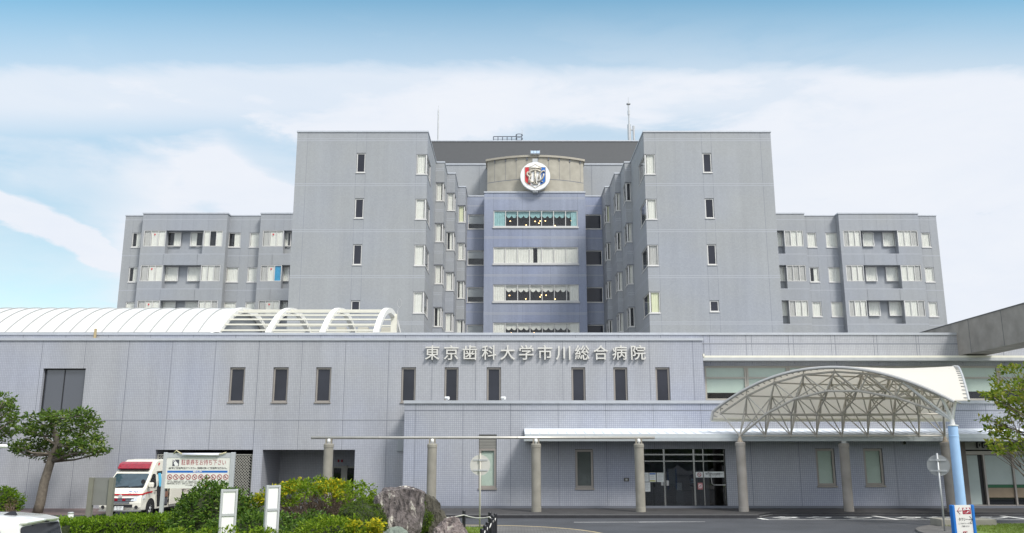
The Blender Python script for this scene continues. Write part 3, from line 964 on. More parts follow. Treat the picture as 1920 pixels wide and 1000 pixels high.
# ------------------------------------------------------------------ ward wings
YW, YWR = 84.0, 84.8
ZW = zpx(401.5, YW)
def wx(px, Y):
    return xpx(px, Y, 24.5)
ROWS = [(432.4, 462.6), (497.2, 528), (563.4, 594)]
SROWS = [(436.4, 465.2), (501, 530.5), (566, 595.5)]
FL = [zpx(y, YW) for y in (476.6, 542, 608)]
def wing(s, blocks, smalls, x_out, x_in, bays, recs):
    m = MB()
    xa, xb = (x_out, x_in) if s < 0 else (x_in, x_out)
    # recessed plane
    fr = ((xa, YWR), (1, 0), (0, 1))
    holes = []
    for a, b in smalls:
        ua, ub = wx(a, YWR) - xa, wx(b, YWR) - xa
        for t, l in SROWS:
            holes.append((ua, ub, zpx(l, YWR), zpx(t, YWR), .4))
    for t, l in SROWS:                      # a dark slot behind, hidden floors excepted
        pass
    wall(m, *fr, xb - xa, 7, ZW, holes)
    xo = x_out
    m.quad((xo, YWR, 7), (xo, 99, 7), (xo, 99, ZW), (xo, YWR, ZW))
    m.quad((xa, YWR, ZW - .3), (xb, YWR, ZW - .3), (xb, 99, ZW - .3), (xa, 99, ZW - .3), 5)
    m.quad((xa, 99, 7), (xb, 99, 7), (xb, 99, ZW), (xa, 99, ZW))
    m.obox(fr, -.05, xb - xa + .05, -.05, .3, ZW, ZW + .1, 4)
    for z in FL:
        m.obox(fr, 0, xb - xa, -.004, .02, z - .035, z + .035, 3)
    zc = zpx(412.5, YWR)
    m.obox(fr, 0, xb - xa, -.004, .02, zc - .03, zc + .03, 3)
    for a, b in smalls:
        for px in (a, b):
            u = wx(px, YWR) - xa
            for q in range(len(SROWS)):
                top = ZW if q == 0 else zpx(SROWS[q - 1][1], YWR)
                vline(m, fr, u, zpx(SROWS[q][0], YWR), top, 2, .02)
    m.build('ward_wing', TM, H)
    for k, (a, b) in enumerate(smalls):
        for r, (t, l) in enumerate(SROWS):
            c = random.choice([((0, 1, CURT),)] * 5 + [((.45, 1, CURT),), ((0, .5, CURT),)])
            window(H, fr, wx(a, YWR) - xa + .01, wx(b, YWR) - xa - .01, zpx(l, YWR) + .1, zpx(t, YWR) - .01, 'ward_window', fw=.07, fm=FRW, curt=c, sill=.1)
    # protruding blocks with loggias
    for (p0, p1) in blocks:
        m = MB()
        x0, x1 = wx(p0, YW), wx(p1, YW)
        fb = ((x0, YW), (1, 0), (0, 1))
        hs = []
        mine = [b for b in bays if p0 - 2 <= b[0] and b[1] <= p1 + 6]
        recm = [b for b in recs if p0 - 2 <= b[0] and b[1] <= p1 + 6]
        mine.sort()
        ends = []
        for a, b in mine:
            for t, l in ROWS:
                hs.append((wx(a, YW) - x0, wx(b, YW) - x0, zpx(l, YW), zpx(t, YW), .45))
        if recm:
            if len(mine) > 1:
                n0, n1 = mine[0][1] + .4, mine[1][0] - .4
            elif recm[0][0] > mine[0][1]:
                n0, n1 = mine[0][1] + .4, p1
            else:
                n0, n1 = p0, mine[0][0] - .4
            for r, (t, l) in enumerate(ROWS):
                hs.append((max(.12, wx(n0, YW) - x0), min(x1 - x0 - .12, wx(n1, YW) - x0), zpx(l + 13.5, YW), zpx(t, YW), .78, 'tile'))
        tiled = [h for h in hs if len(h) > 5]
        plain = [h for h in hs if len(h) <= 5]
        wall2(m, fb, x1 - x0, 7, ZW, plain, tiled)
        for x in (x0, x1):
            m.quad((x, YW, 7), (x, YWR, 7), (x, YWR, ZW), (x, YW, ZW))
        m.quad((x0, YW, ZW - .02), (x1, YW, ZW - .02), (x1, YWR, ZW - .02), (x0, YWR, ZW - .02), 5)
        m.obox(fb, -.06, x1 - x0 + .06, -.06, .74, ZW + .002, ZW + .13, 4)
        zc = zpx(412, YW)
        m.obox(fb, 0, x1 - x0, -.004, .02, zc - .03, zc + .03, 3)
        for z in FL:
            m.obox(fb, 0, x1 - x0, -.004, .02, z - .035, z + .035, 3)
        if x1 - x0 > 5:
            for q in (.29, .47, .6, .78):
                vline(m, fb, (x1 - x0) * q, zpx(ROWS[0][0], YW) + .04, ZW, 2, .02)
                for r in range(2):
                    vline(m, fb, (x1 - x0) * (.28 if q < .5 else .68), zpx(ROWS[r + 1][0], YW) + .04, zpx(ROWS[r][1] + 14, YW), 2, .02)
        for a, b in recm:                     # dark rooms behind the loggia windows
            for t, l in SROWS:
                m.obox(fb, wx(a, YWR) - x0 + .05, wx(b, YWR) - x0 - .05, .765, .777, zpx(l, YWR) + .15, zpx(t, YWR) - .02, 1)
        m.build('ward_block', TM, H)
        for j, (a, b) in enumerate(mine):
            for r, (t, l) in enumerate(ROWS):
                z0, z1 = zpx(l, YW) + .02, zpx(t, YW) - .01
                u0, u1 = wx(a, YW) - x0 + .01, wx(b, YW) - x0 - .01
                cs = []
                greyk = 0 if (j == 0) else 2
                if s < 0 and len(blocks) and j == 1 and r == 0: greyk = 9
                for q in range(3):
                    cmx = CURG if q == greyk else CURT
                    if greyk == 9 and q == 1: continue
                    if s < 0 and p0 > 450 and r == 1 and q == 2: cmx = CURBLUE
                    if s > 0 and p0 < 1500 and r == 1: cmx = CURG
                    cs.append((q / 3 + .01, (q + 1) / 3 - .01, cmx))
                o = window(H, fb, u0, u1, z0, z1, 'loggia_window', fw=.06, mul=(1 / 3, 2 / 3), fm=FRW, curt=cs, inset=.02)
                if s < 0:
                    t_ = MB()
                    ut = u0 + (u1 - u0) * (.5 if j == 0 else .18)
                    if j == 0:
                        t_.prism([(-.11, .1), (.11, .1), (0, -.11)], lambda p, q, w: (x0 + ut + p, YW + w, z1 - .42 + q), .036, .042)
                        t_.build('entry_mark', RED, o)
        for a, b in recm:
            for r, (t, l) in enumerate(SROWS):
                c = ((0, 1, CURT),)
                if s < 0 and r == 0: c = ((.5, 1, CURT),) if a < 350 else ((0, .5, CURT),)
                window(H, fb, wx(a, YWR) - x0, wx(b, YWR) - x0, zpx(l, YWR) + .12, zpx(t, YWR) - .01, 'balcony_window', fw=.08, fm=FRW, curt=c, inset=.6, fd=.06, sill=0)
def wall2(m, fb, w, z0, z1, plain, tiled):
    """plain openings end in a dark room, tiled ones in a tiled wall"""
    wall(m, *fb, w, z0, z1, plain + tiled, 0, 0, 6)
    # faces flagged 6 are the closing faces in hole order
    ids = [i for i, q in enumerate(m.m) if q == 6]
    for k, i in enumerate(ids):
        m.m[i] = 1 if k < len(plain) else 0
LX0 = wx(232.6, YWR)
wing(-1, [(265.6, 424.6), (487.2, 580)], [(248, 264.4), (428.6, 452), (468.4, 486.6)], LX0, CX - 17, [(269.6, 311.2), (382, 418.2), (492.8, 532)], [(314.8, 341.4), (358.6, 383), (535.8, 547)])
RX1 = wx(1758.6, YWR)
wing(1, [(1440, 1510), (1574.6, 1724.6)], [(1513, 1530.4), (1548, 1570), (1727, 1744)], RX1, CX + 17, [(1470.4, 1506), (1580.6, 1613.6), (1682.6, 1720.6)], [(1452, 1465.6), (1615.4, 1636.6), (1653, 1676.4)])

# ------------------------------------------------------------------ the low front block
YP = 47.0
ZP0, ZP1 = -.3, zpx(639, YP)
XL, XS = -46.0, xpx(1318, YP, 8)
PM = [T_POD, DARKIN, JOINT, JLIGHT, COPE, ROOFM]
m = MB()
fr = ((XL, YP), (1, 0), (0, 1))
PXw = lambda px, py=720: xpx(px, YP, zpx(py, YP)) - XL
zs0, zs1 = zpx(757, YP), zpx(689, YP)
SLITS = [(429.5, 458.5), (511, 540), (591.5, 620.5), (752, 779.5), (833, 859.5), (912.5, 939.5), (1071.5, 1098), (1150.5, 1177), (1229.5, 1256.5)]
holes = [(PXw(a), PXw(b), zs0, zs1, .5) for a, b in SLITS]
big = (PXw(77, 730), PXw(157, 730), zpx(776, YP), zpx(691, YP), .45)
zr = zpx(843.5, YP)
rec1 = (PXw(288, 890), PXw(472, 890), -.25, zr, 6.0)
rec2 = (PXw(490, 890), PXw(664, 890), -.25, zr, 3.6)
wall(m, *fr, XS - XL, ZP0, ZP1, holes + [big, rec1, rec2], 0, 0, 6)
ids = [i for i, q in enumerate(m.m) if q == 6]
for k, i in enumerate(ids):
    m.m[i] = 0 if k == len(ids) - 1 else 1
m.quad((XS, YP, 4), (XS, 47.8, 4), (XS, 47.8, ZP1), (XS, YP, ZP1))
m.obox(fr, 0, XS - XL + .05, -.07, .8, ZP1 + .002, ZP1 + .14, 4)
zj = zpx(788, YP)
m.obox(fr, 0, 40.2, -.003, .02, zj - .018, zj + .018, 2)
m.obox(fr, 0, 40.2, -.004, .02, zj + .02, zj + .045, 3)
xj0 = xpx(81, YP, zpx(640, YP))
for k in range(-3, 24):
    x = xj0 + 2.392 * k
    if x > XS - .3: break
    u = x - XL
    cuts = sorted([(h[2], h[3]) for h in holes + [big, rec1, rec2] if h[0] - .02 < u < h[1] + .02])
    z = ZP0
    for a, b in cuts + [(ZP1, ZP1)]:
        if a > z: vline(m, fr, u, z, a, 2, .022)
        z = b
m.build('front_block', PM, H)
for i, (a, b) in enumerate(SLITS):
    window(H, fr, PXw(a) + .015, PXw(b) - .015, zs0 + .08, zs1 - .02, 'narrow_window', fw=.085, fm=FRB, pane=GLASSD, inset=.1, sill=.07,
           )
window(H, fr, big[0] + .02, big[1] - .02, big[2] + .02, big[3] - .02, 'wide_window', fw=.05, mul=(.47,), fm=BLACK, pane=mat('mirror_glass', (.055, .06, .075), .03, var=0, spec=1.0), inset=.2)
# porch fittings: mesh grille over the left opening, screen doors at the back of the right one
g = MB()
g0, g1, gz0, gz1 = rec1[0] + .05, rec1[1] - .05, .6, zpx(852, YP)
fz = .05
for a, b, c, d in ((g0, g0 + fz, gz0, gz1), (g1 - fz, g1, gz0, gz1), (g0 + fz, g1 - fz, gz0, gz0 + fz), (g0 + fz, g1 - fz, gz1 - fz, gz1)):
    g.obox(fr, a, b, .18, .23, c, d)
cw, ch = .15, .075
rows = int((gz1 - gz0 - .1) / ch)
cols = int((g1 - g0 - .1) / cw)
for r in range(rows):
    for c in range(cols):
        u = g0 + .05 + c * cw + (cw / 2 if r % 2 else 0)
        z = gz0 + .05 + r * ch
        if u + cw > g1 - .03: continue
        for uu, zz, u2, z2 in ((u, z, u + cw / 2, z + ch), (u + cw, z, u + cw / 2, z + ch)):
            P = lambda q, w, dd: (XL + q, YP + dd, w)
            g.add([P(uu - .021, zz, .2), P(uu + .021, zz, .2), P(u2 + .021, z2, .2), P(u2 - .021, z2, .2)], ((0, 1, 2, 3),))
g.build('mesh_grille', mat('grille_paint', (.42, .41, .36), .5, .1, var=.05), H)
yb = YP + 3.6
m = MB()
dx0, dx1 = xpx(624, yb, 1.5), xpx(664, yb, 1.5)
m.box(dx0, dx0 + .06, yb - .1, yb - .03, -.25, 2.1)
m.box(dx0 + .5, dx0 + .85, yb - .16, yb - .02, -.25, 2.15)
m.box(dx0 + .06, dx1, yb - .095, yb - .035, 2.02, 2.1)
m.box(dx0 + .06, dx1, yb - .095, yb - .035, .75, .85)
d = m.build('porch_door', mat('porch_door_frame', (.36, .35, .31), .5, var=.05), H)
m = MB()
m.box(dx0 + .06, dx1, yb - .08, yb - .07, -.2, 2.02)
m.build('pane', CARGLASS, d)
m = MB()
for x in (dx0 + .2, dx0 + 1.0, dx0 + 1.4): m.box(x, x + .12, yb - .092, yb - .084, .88, 1.06)
for x in (dx0 + .25, dx0 + .45): m.box(x, x + .09, yb - .05, yb - .01, 2.35, 2.5)
m.build('red_sticker', DKRED, d)

# upper parapet and the glazed strip on the right
YU = 47.8
ZU = zpx(628.5, YU)
XU = 45.0
m = MB()
fr = ((XL, YU), (1, 0), (0, 1))
XB = xpx(1795, YU, 9)
wall(m, *fr, XS - .3 - XL, ZP1 - .5, ZU, [])
m.obox(fr, 0, XB - XL, -.06, .35, ZU + .002, ZU + .13, 4)
z = zpx(637, YU)
for k in range(-3, 28):
    x = xj0 + .8 + 2.392 * k
    if x < XB: vline(m, fr, x - XL, ZP1 + .14 if x < XS else zpx(667, YU), ZU, 2, .025)
m.quad((XL, YU + .3, ZU - .5), (XU, YU + .3, ZU - .5), (XU, 84, ZU - .5), (XL, 84, ZU - .5), 5)
fr2 = ((XS - .3, YU), (1, 0), (0, 1))
UX = lambda px: xpx(px, YU, 7) - (XS - .3)
wz0, wz1 = zpx(751, YU), zpx(686, YU)
EDG = [1321.5 + 79.1 * k for k in range(9)]
wall(m, *fr2, XU - XS + .3, 3.5, ZU, [(UX(EDG[0]), UX(EDG[-1]), wz0, wz1, 1.2)])
for k in range(12):
    u = .9 + 2.35 * k
    vline(m, fr2, u, wz1 + .1, ZU, 2, .025)
hz = zpx(645, YU)
m.obox(fr2, .4, XU - XS, -.003, .02, hz - .02, hz + .02, 2)
m.obox(fr2, .4, XU - XS, -.004, .02, hz + .022, hz + .05, 3)
m.build('upper_wall', PM, H)
m = MB()
m.box(XS - .05, XU, YU - .75, YU - .01, zpx(676.5, YU - .7), zpx(671, YU - .7), 0)
m.box(XS - .02, XU, YU - .72, YU - .02, zpx(670.8, YU - .7), zpx(667, YU - .7), 1)
m.box(XS - .02, XS + .1, YU - .8, YU - .6, zpx(669, YU - .7), zpx(664, YU - .7), 1)
m.build('eave_gutter', [GALV, CREAM], H)
for k in range(8):
    bl = [(.22, BLIND), (.42, BLIND), (.5, BLIND), (.3, BLIND), (.3, BLIND), (.4, BLIND), (.26, BLIND), (.3, BLIND)][k]
    window(H, fr2, UX(EDG[k]) + .01, UX(EDG[k + 1]) - .01, wz0 + .01, wz1 - .01, 'strip_window', fw=.1, tra=(.655,), fm=mat('strip_frame', (.40, .375, .325), .5, .2, var=.04) if k == 0 else MATS['strip_frame'],
           pane=GLASS, blind=bl, inset=.08)

# entrance block with the walkway roof
YE = 45.3
ZE = zpx(757, YE)
XE0, XE1 = xpx(757, YE, 3.5), 45.0
EM = [T_ENT, DARKIN, JOINT, JLIGHT, COPE, ROOFM]
m = MB()
fr = ((XE0, YE), (1, 0), (0, 1))
EX = lambda px, py=880: xpx(px, YE, zpx(py, YE)) - XE0
ez = lambda py: zpx(py, YE)
ewin = [(897.5, 931, 919, 815), (1078.5, 1113, 919, 842.5), (1531, 1567, 914.5, 841), (1621, 1657.5, 914, 841)]
eh = [(EX(a), EX(b), ez(c), ez(d), .45) for a, b, c, d in ewin]
door = (EX(1207), EX(1361), .13, ez(842), 6.5, 'dark')
shop = (EX(1799), XE1 - XE0 - .5, .13, ez(829), 5.0, 'dark')
ZG = .13
wall(m, *fr, XE1 - XE0, -.2, ZE, eh + [door, shop], 0, 0, 6)
for i, q in enumerate(m.m):
    if q == 6: m.m[i] = 1
m.quad((XE0, YE, -.3), (XE0, YP, -.3), (XE0, YP, ZE), (XE0, YE, ZE))
m.quad((XE0, YE + .1, ZE - .03), (XE1, YE + .1, ZE - .03), (XE1, YU, ZE - .03), (XE0, YU, ZE - .03), 5)
m.obox(fr, -.05, XE1 - XE0, -.08, .35, ZE + .002, ZE + .16, 4)
zl = zpx(770, YE)
m.obox(fr, 0, XE1 - XE0, -.003, .02, zl - .02, zl + .02, 2)
for k in range(0, 21):
    u = EX(779, 780) + 2.49 * k
    cuts = sorted([(h[2], h[3]) for h in eh + [door, shop] if h[0] - .02 < u < h[1] + .02])
    z = -.2
    for a, b in cuts + [(ZE, ZE)]:
        if a > z: vline(m, fr, u, z, a, 2, .021)
        z = b
m.obox(fr, 0, XE1 - XE0, -.006, .02, -.2, ZG + .12, 2)
m.build('entrance_block', EM, H)
for i, (h, w) in enumerate(zip(eh, ewin)):
    top = h[3] - .02
    if i == 0:
        lv = MB()
        zl = ez(841)
        for q in range(9):
            zz = zl + (top - zl) * q / 9
            lv.obox(fr, h[0] + .02, h[1] - .02, .06 + .0, .10, zz, zz + (top - zl) / 9 * .62)
        lv.obox(fr, h[0] + .02, h[1] - .02, .12, .14, zl, top)
        lv.build('louvre', mat('louvre_metal', (.33, .32, .29), .5, .2, var=.05), H)
        top = zl - .01
    window(H, fr, h[0] + .015, h[1] - .015, h[2] + .1, top, 'blind_window', fw=.11, fm=FRB, inset=.07, sill=.09, pane=GLASS, blind=(.0, BLIND if i != 1 else mat('dim_blind', (.13, .145, .135), .8, var=.04)))
m = MB()
zf0, zf1 = zpx(827.5, 43.5), zpx(814, 43.5)
zw = zpx(807.5, YE)
xa, xa2 = xpx(984, 43.5, 3.6), xpx(993, YE, 4)
XW1 = XE1
m.box(xa, XW1, 43.42, 43.55, zf0 + .17, zf1, 0)                     # fascia
m.box(xa - .05, XW1, 43.34, 43.6, zf0, zf0 + .165, 1)               # gutter
m.add([(xa, 43.55, zf1), (XW1, 43.55, zf1), (XW1, YE - .1, zw), (xa, YE - .1, zw), (xa, 43.55, zf1 - .08), (XW1, 43.55, zf1 - .08), (XW1, YE - .1, zw - .08), (xa, YE - .1, zw - .08)],
      ((0, 1, 2, 3), (7, 6, 5, 4), (0, 3, 7, 4), (1, 5, 6, 2)), 2)
m.box(xa, XW1, 43.6, YE - .003, zf0 + .03, zf0 + .06, 1)              # soffit
m.box(xa, XW1, YE - .14, YE - .004, zw - .02, zw + .1, 2)
x = xa + .3
while x < XW1 - .2:                                                 # standing seams
    m.add([(x, 43.5, zf1), (x + .03, 43.5, zf1), (x + .03, YE - .14, zw), (x, YE - .14, zw), (x, 43.5, zf1 + .025), (x + .03, 43.5, zf1 + .025), (x + .03, YE - .14, zw + .025), (x, YE - .14, zw + .025)],
          ((0, 1, 5, 4), (4, 5, 6, 7), (0, 4, 7, 3), (1, 2, 6, 5)), 2)
    x += .46
m.build('walkway_roof', [mat('fascia_metal', (.50, .53, .54), .45, .2, var=.04), mat('gutter_metal', (.40, .43, .44), .45, .2, var=.05), mat('pale_roof_sheet', (.74, .77, .80), .4, .1, var=.05)], H)

# entrance doors
m = MB()
d0, d1, dz0, dz1 = door[0], door[1], ZG, door[3]
dw = d1 - d0
ztr, ztr2 = ez(852.5), ez(865)
posts = [0, .255, .62, .735, 1]
for q, w in zip(posts, (.05, .09, .09, .05, .05)):
    u = min(max(d0 + dw * q, d0 + w / 2), d1 - w / 2)
    m.obox(fr, u - w / 2, u + w / 2, .14, .24, dz0, dz1)
m.obox(fr, d0, d1, .15, .23, ztr - .04, ztr + .03)
m.obox(fr, d0, d1, .15, .23, ztr2 - .03, ztr2 + .03)
m.obox(fr, d0, d1, .15, .23, dz0, dz0 + .1)
dr = m.build('entrance_door', mat('door_steel', (.42, .42, .40), .22, .9, var=.05), H)
m = MB()
m.obox(fr, d0 + .02, d1 - .02, .19, .198, dz0 + .08, dz1 - .01)
m.build('pane', GLASSE, dr)
m = MB()
for q in (.225, .29):
    u = d0 + dw * q
    m.obox(fr, u - .06, u + .06, .12, .188, 1.25, 1.5)
m.build('push_plate', STEEL, dr)
m = MB()
hx = fr[0][0] + d0 + dw * .79
m.tube([(hx, YE + .17, 1.95), (hx, YE + .08, 1.92), (hx + .12, YE + .08, 1.75), (hx + .16, YE + .08, 1.35), (hx + .25, YE + .08, 1.28), (hx + .85, YE + .08, 1.28), (hx + .88, YE + .17, 1.28)], .022, 6)
m.build('pull_bar', STEEL, dr)

# shop front at the right end of the walkway
m = MB()
SX = lambda px: xpx(px, YE, 2) - XE0
m.obox(fr, SX(1798), SX(1815), .02, .5, ZG, ez(829))
sp_ = m.build('pillar', BROWNC, H)
m = MB()
u0, u1 = SX(1815), XE1 - XE0 - .5
m.obox(fr, u0, u1, .12, .3, ez(843.5), ez(827))
m.build('shop_fascia', mat('grey_fascia', (.34, .33, .31), .6, var=.05), H)
m = MB()
m.obox(fr, u0, u1, .1, .3, ez(853), ez(846))
m.obox(fr, u0, u0 + .06, .12, .28, ZG, ez(853))
for px in (1847.5, 1901.5, 1955):
    u = SX(px)
    m.obox(fr, u, u + .09, .1, .3, ZG, ez(853))
m.obox(fr, u0 + .06, u1, .13, .27, ZG, ZG + .16)
sf = m.build('shop_front', mat('shop_frame', (.37, .34, .31), .45, .3, var=.05), H)
m = MB()
m.obox(fr, u0 + .1, SX(1839), .2, .24, ZG + .17, ez(854))
m.build('sliding_door', SHADEG, sf)
m = MB()
m.obox(fr, SX(1838), SX(1847), .26, .28, ZG + .17, ez(854))
m.build('door_gap', BLACK, sf)
for a, b in ((1849.5, 1901), (1904.5, 1955)):
    q = MB()
    q.obox(fr, SX(a), SX(b), .2, .23, ez(909), ez(854))
    q.build('frosted_panel', SHADEG, sf)
    q = MB()
    q.obox(fr, SX(a), SX(b), .2, .23, ez(915), ez(909.4))
    q.build('green_strip', GREENST, sf)
    q = MB()
    q.obox(fr, SX(a), SX(b), .2, .23, ez(933.5), ez(915.4))
    q.build('wood_panel', WOOD, sf)
    q = MB()
    q.obox(fr, SX(a), SX(b), .22, .24, ZG + .17, ez(934))
    q.build('base_glass', CARGLASS, sf)

# ------------------------------------------------------------------ vaulted roof and pergola on the front block
V0, V1, VZ0, VH = 50.0, 62.4, 9.78, 2.34
def vault(t):                          # t 0..1 across
    q = 2 * t - 1
    return V0 + (V1 - V0) * t, VZ0 + VH * (1 - abs(q) ** 2.15)
m = MB()
NS = 40
vs = []
XV0, XV1 = -46.0, -17.6
for i in range(NS + 1):
    y, z = vault(i / NS)
    vs += [(XV0, y, z), (XV1, y, z)]
m.add(vs, [(2 * i, 2 * i + 1, 2 * i + 3, 2 * i + 2) for i in range(NS)], 0)
vs = []
for i in range(NS + 1):                # thick end rim
    y, z = vault(i / NS)
    vs += [(XV1, y, z + .06), (XV1 + .32, y, z + .06), (XV1 + .32, y, z - .3), (XV1, y, z - .3)]
fs = []
for i in range(NS):
    for k in range(4):
        fs.append((4 * i + k, 4 * i + 4 + k, 4 * i + 4 + (k + 1) % 4, 4 * i + (k + 1) % 4))
m.add(vs, fs, 1)
m.add([(XV1 - .05, *vault(i / NS)) for i in range(NS + 1)], (tuple(range(NS + 1)),), 3)
x = XV1 - .95
while x > XV0:
    vs = []
    for i in range(NS + 1):
        y, z = vault(i / NS)
        vs += [(x, y, z), (x, y, z + .06), (x + .07, y, z + .06), (x + .07, y, z)]
    m.add(vs, fs, 2)
    x -= .95
vr = m.build('vault_roof', [mat('white_roof_sheet', (.68, .68, .655), .4, var=.05, vscale=1.2), WHITEM, mat('seam_shade', (.36, .36, .35), .6, var=0), T_TOW], H, smooth=False)
m = MB()
m.box(XV0, XV1 - .1, V0 - .28, V0 + .02, VZ0 - .12, VZ0 + .02, 0)
x = XV1 - .6
while x > XV0:
    m.box(x, x + .1, V0 - .4, V0 - .1, VZ0 - .35, VZ0 - .12, 1)
    x -= 1.12
m.box(-23.5, -23.38, YU - .12, YU - .04, ZU - .45, ZU + .35, 1)
m.build('vault_gutter', [GALV, mat('ochre_bracket', (.42, .33, .18), .6)], vr)
for xx in (-14.4, -11.2, -8.05):
    m = MB()
    vs = []
    for i in range(NS + 1):
        y, z = vault(i / NS)
        z += .04
        vs += [(xx - .16, y, z), (xx + .16, y, z), (xx + .16, y, z - .34), (xx - .16, y, z - .34)]
    m.add(vs, fs, 0)
    y0_, z0_ = vault(0)
    m.box(xx - .2, xx + .2, y0_ - .15, y0_ + .2, z0_ - .8, z0_ - .31, 0)
    y1_, z1_ = vault(1)
    m.box(xx - .2, xx + .2, y1_ - .2, y1_ + .15, z1_ - .8, z1_ - .31, 0)
    m.build('pergola_arch', WHITEM, H)
for t in (.035, .085, .14, .2, .27, .35, .66, .74, .81, .87, .93):
    y, z = vault(t)
    m = MB()
    m.box(XV1 + .33, -8.22, y - .02, y + .11, z - .16, z - .065)
    m.build('pergola_slat', CREAM, H)
m = MB()
m.box(-8.15, -7.75, 56.9, 57.25, 8.9, zpx(589.5, 57))
m.build('pergola_post', CREAM, H)
m = MB()
px_, py_ = -7.72, 57.0
m.tube([(px_, py_, 10.9), (px_, py_, 12.2), (px_ + .12, py_, 12.45)], .03, 6)
m.tube([(px_ + .12 + .14 * cos(w), py_, 12.75 + .3 * sin(w)) for w in [2 * pi * k / 12 for k in range(13)]], .025, 5)
m.build('pergola_lamp', STEEL, H)
# concrete fin that runs out over the front block
m = MB()
FX = xpx(1794.5, YU, 9)
fz0, fz1 = zpx(667, YU), zpx(606.5, YU)
m.box(FX, FX + 1.5, 20, 57, fz0, fz1, 0)
m.box(FX - .02, FX + 1.52, 20, 57.02, fz1, fz1 + .06, 1)
for y in (28, 32.4, 36.6, 40.2, 43.2, 46.4):
    m.box(FX - .006, FX + .1, y, y + .04, fz0 + .01, fz1 - .01, 1)
m.build('concrete_fin', [CONCD, mat('dark_cap', (.12, .12, .12), .9)], H)

# ================================================================== SETTING: ground, road, pavements
m = MB()
m.quad((-600, -300, 0), (600, -300, 0), (600, 900, 0), (-600, 900, 0))
struct(m.build('road', ASPH))
def slab(name, pts, z0, z1, mats, kerb=0):
    m = MB()
    n = len(pts)
    m.add([(x, y, z1) for x, y in pts], (tuple(range(n)),), 0)
    for i in range(n):
        a, b = pts[i], pts[(i + 1) % n]
        m.quad((*a, z0), (*b, z0), (*b, z1), (*a, z1), 1)
    return struct(m.build(name, mats))
def strip(name, pts, w, z0, z1, mats, side=1):
    """a kerb along a polyline, width w to the left of travel"""
    L, R = [], []
    for i, p in enumerate(pts):
        a = Vector(pts[max(i - 1, 0)]); b = Vector(pts[min(i + 1, len(pts) - 1)])
        t = (b - a).normalized()
        nrm = Vector((-t.y, t.x)) * side
        L.append(Vector(p)); R.append(Vector(p) + nrm * w)
    m = MB()
    vs = []
    for l, r in zip(L, R):
        vs += [(l.x, l.y, z0), (l.x, l.y, z1), (r.x, r.y, z1), (r.x, r.y, z0)]
    k = len(pts)
    m.add(vs, [(4 * i + 1, 4 * i + 5, 4 * i + 6, 4 * i + 2) for i in range(k - 1)], 0)
    m.add(vs, [(4 * i, 4 * i + 4, 4 * i + 5, 4 * i + 1) for i in range(k - 1)], 1)
    m.add(vs, [(4 * i + 3, 4 * i + 7, 4 * i + 6, 4 * i + 2) for i in range(k - 1)], 1)
    m.add(vs, [(0, 1, 2, 3), (4 * k - 4, 4 * k - 3, 4 * k - 2, 4 * k - 1)], 1)
    return struct(m.build(name, mats))
ZPV = .13
slab('pavement', [(-11, 40.75), (11.2, 40.75), (12.3, 42.3), (45, 42.3), (45, 51), (XE0 - .02, 51), (XE0 - .02, 46.9), (-11, 46.9)], 0, ZPV, [PAVE, KERBD])
strip('kerb', [(-11.2, 40.52), (11.3, 40.52)], .2, 0, ZPV + .012, [KERB, KERBD])
strip('kerb', [(11.35, 40.6), (12.4, 42.08), (45, 42.08)], .2, 0, .06, [KERB, KERBD])
slab('pavement', [(-46, 42.4), (-19.9, 42.4), (-19.9, 46.98), (-46, 46.98)], 0, .012, [PAVER, PAVER])
slab('porch_floor', [(-18.8, 46.99), (-8.5, 46.99), (-8.5, 52.8), (-18.8, 52.8)], 0, .02, [PAVEG, KERB])
# road paint
def paint(name, pts, mats=PAINT, z=.004):
    m = MB()
    m.add([(x, y, z) for x, y in pts] + [(x, y, .0015) for x, y in pts], (tuple(range(len(pts))),), 0)
    return struct(m.build(name, mats))
a, b, c = gpx(1076, 979.6), gpx(1198, 979.2), gpx(1322, 978.6)
paint('lane_line', [(a.x, a.y - .05), (b.x, b.y - .05), (b.x, b.y + .05), (a.x, a.y + .05)])
paint('lane_line', [(b.x, b.y - .09), (c.x, c.y - .03), (c.x, c.y + .03), (b.x, b.y + .07)])
a, b = gpx(1413, 969.8), gpx(1437, 974.8)
e = gpx(1925, 974)
paint('bay_line', [(b.x, b.y - .06), (e.x, b.y - .06), (e.x, b.y + .06), (b.x, b.y + .06)])
for p0, p1 in (((1411, 969.8), (1437, 974.6)), ((1638, 967.8), (1678, 973.6)), ((1878, 967.8), (1925, 973.4))):
    q, r = gpx(*p0), gpx(*p1)
    paint('bay_line', [(r.x - .13, b.y + .065), (r.x + .13, b.y + .065), (q.x + .13, q.y), (q.x - .13, q.y)])
for c0, ch in ((1475, 'タ'), (1539, 'ク'), (1612, 'シ'), (1708, 'タ'), (1765, 'ク'), (1868, 'シ')):
    p = gpx(c0, 971.3)
    t = text(ch, 1.25, PAINT, Matrix.Translation((p.x, p.y + .02, .005)), 'road_lettering', weight=.035, fitw=1.35)
    struct(t)
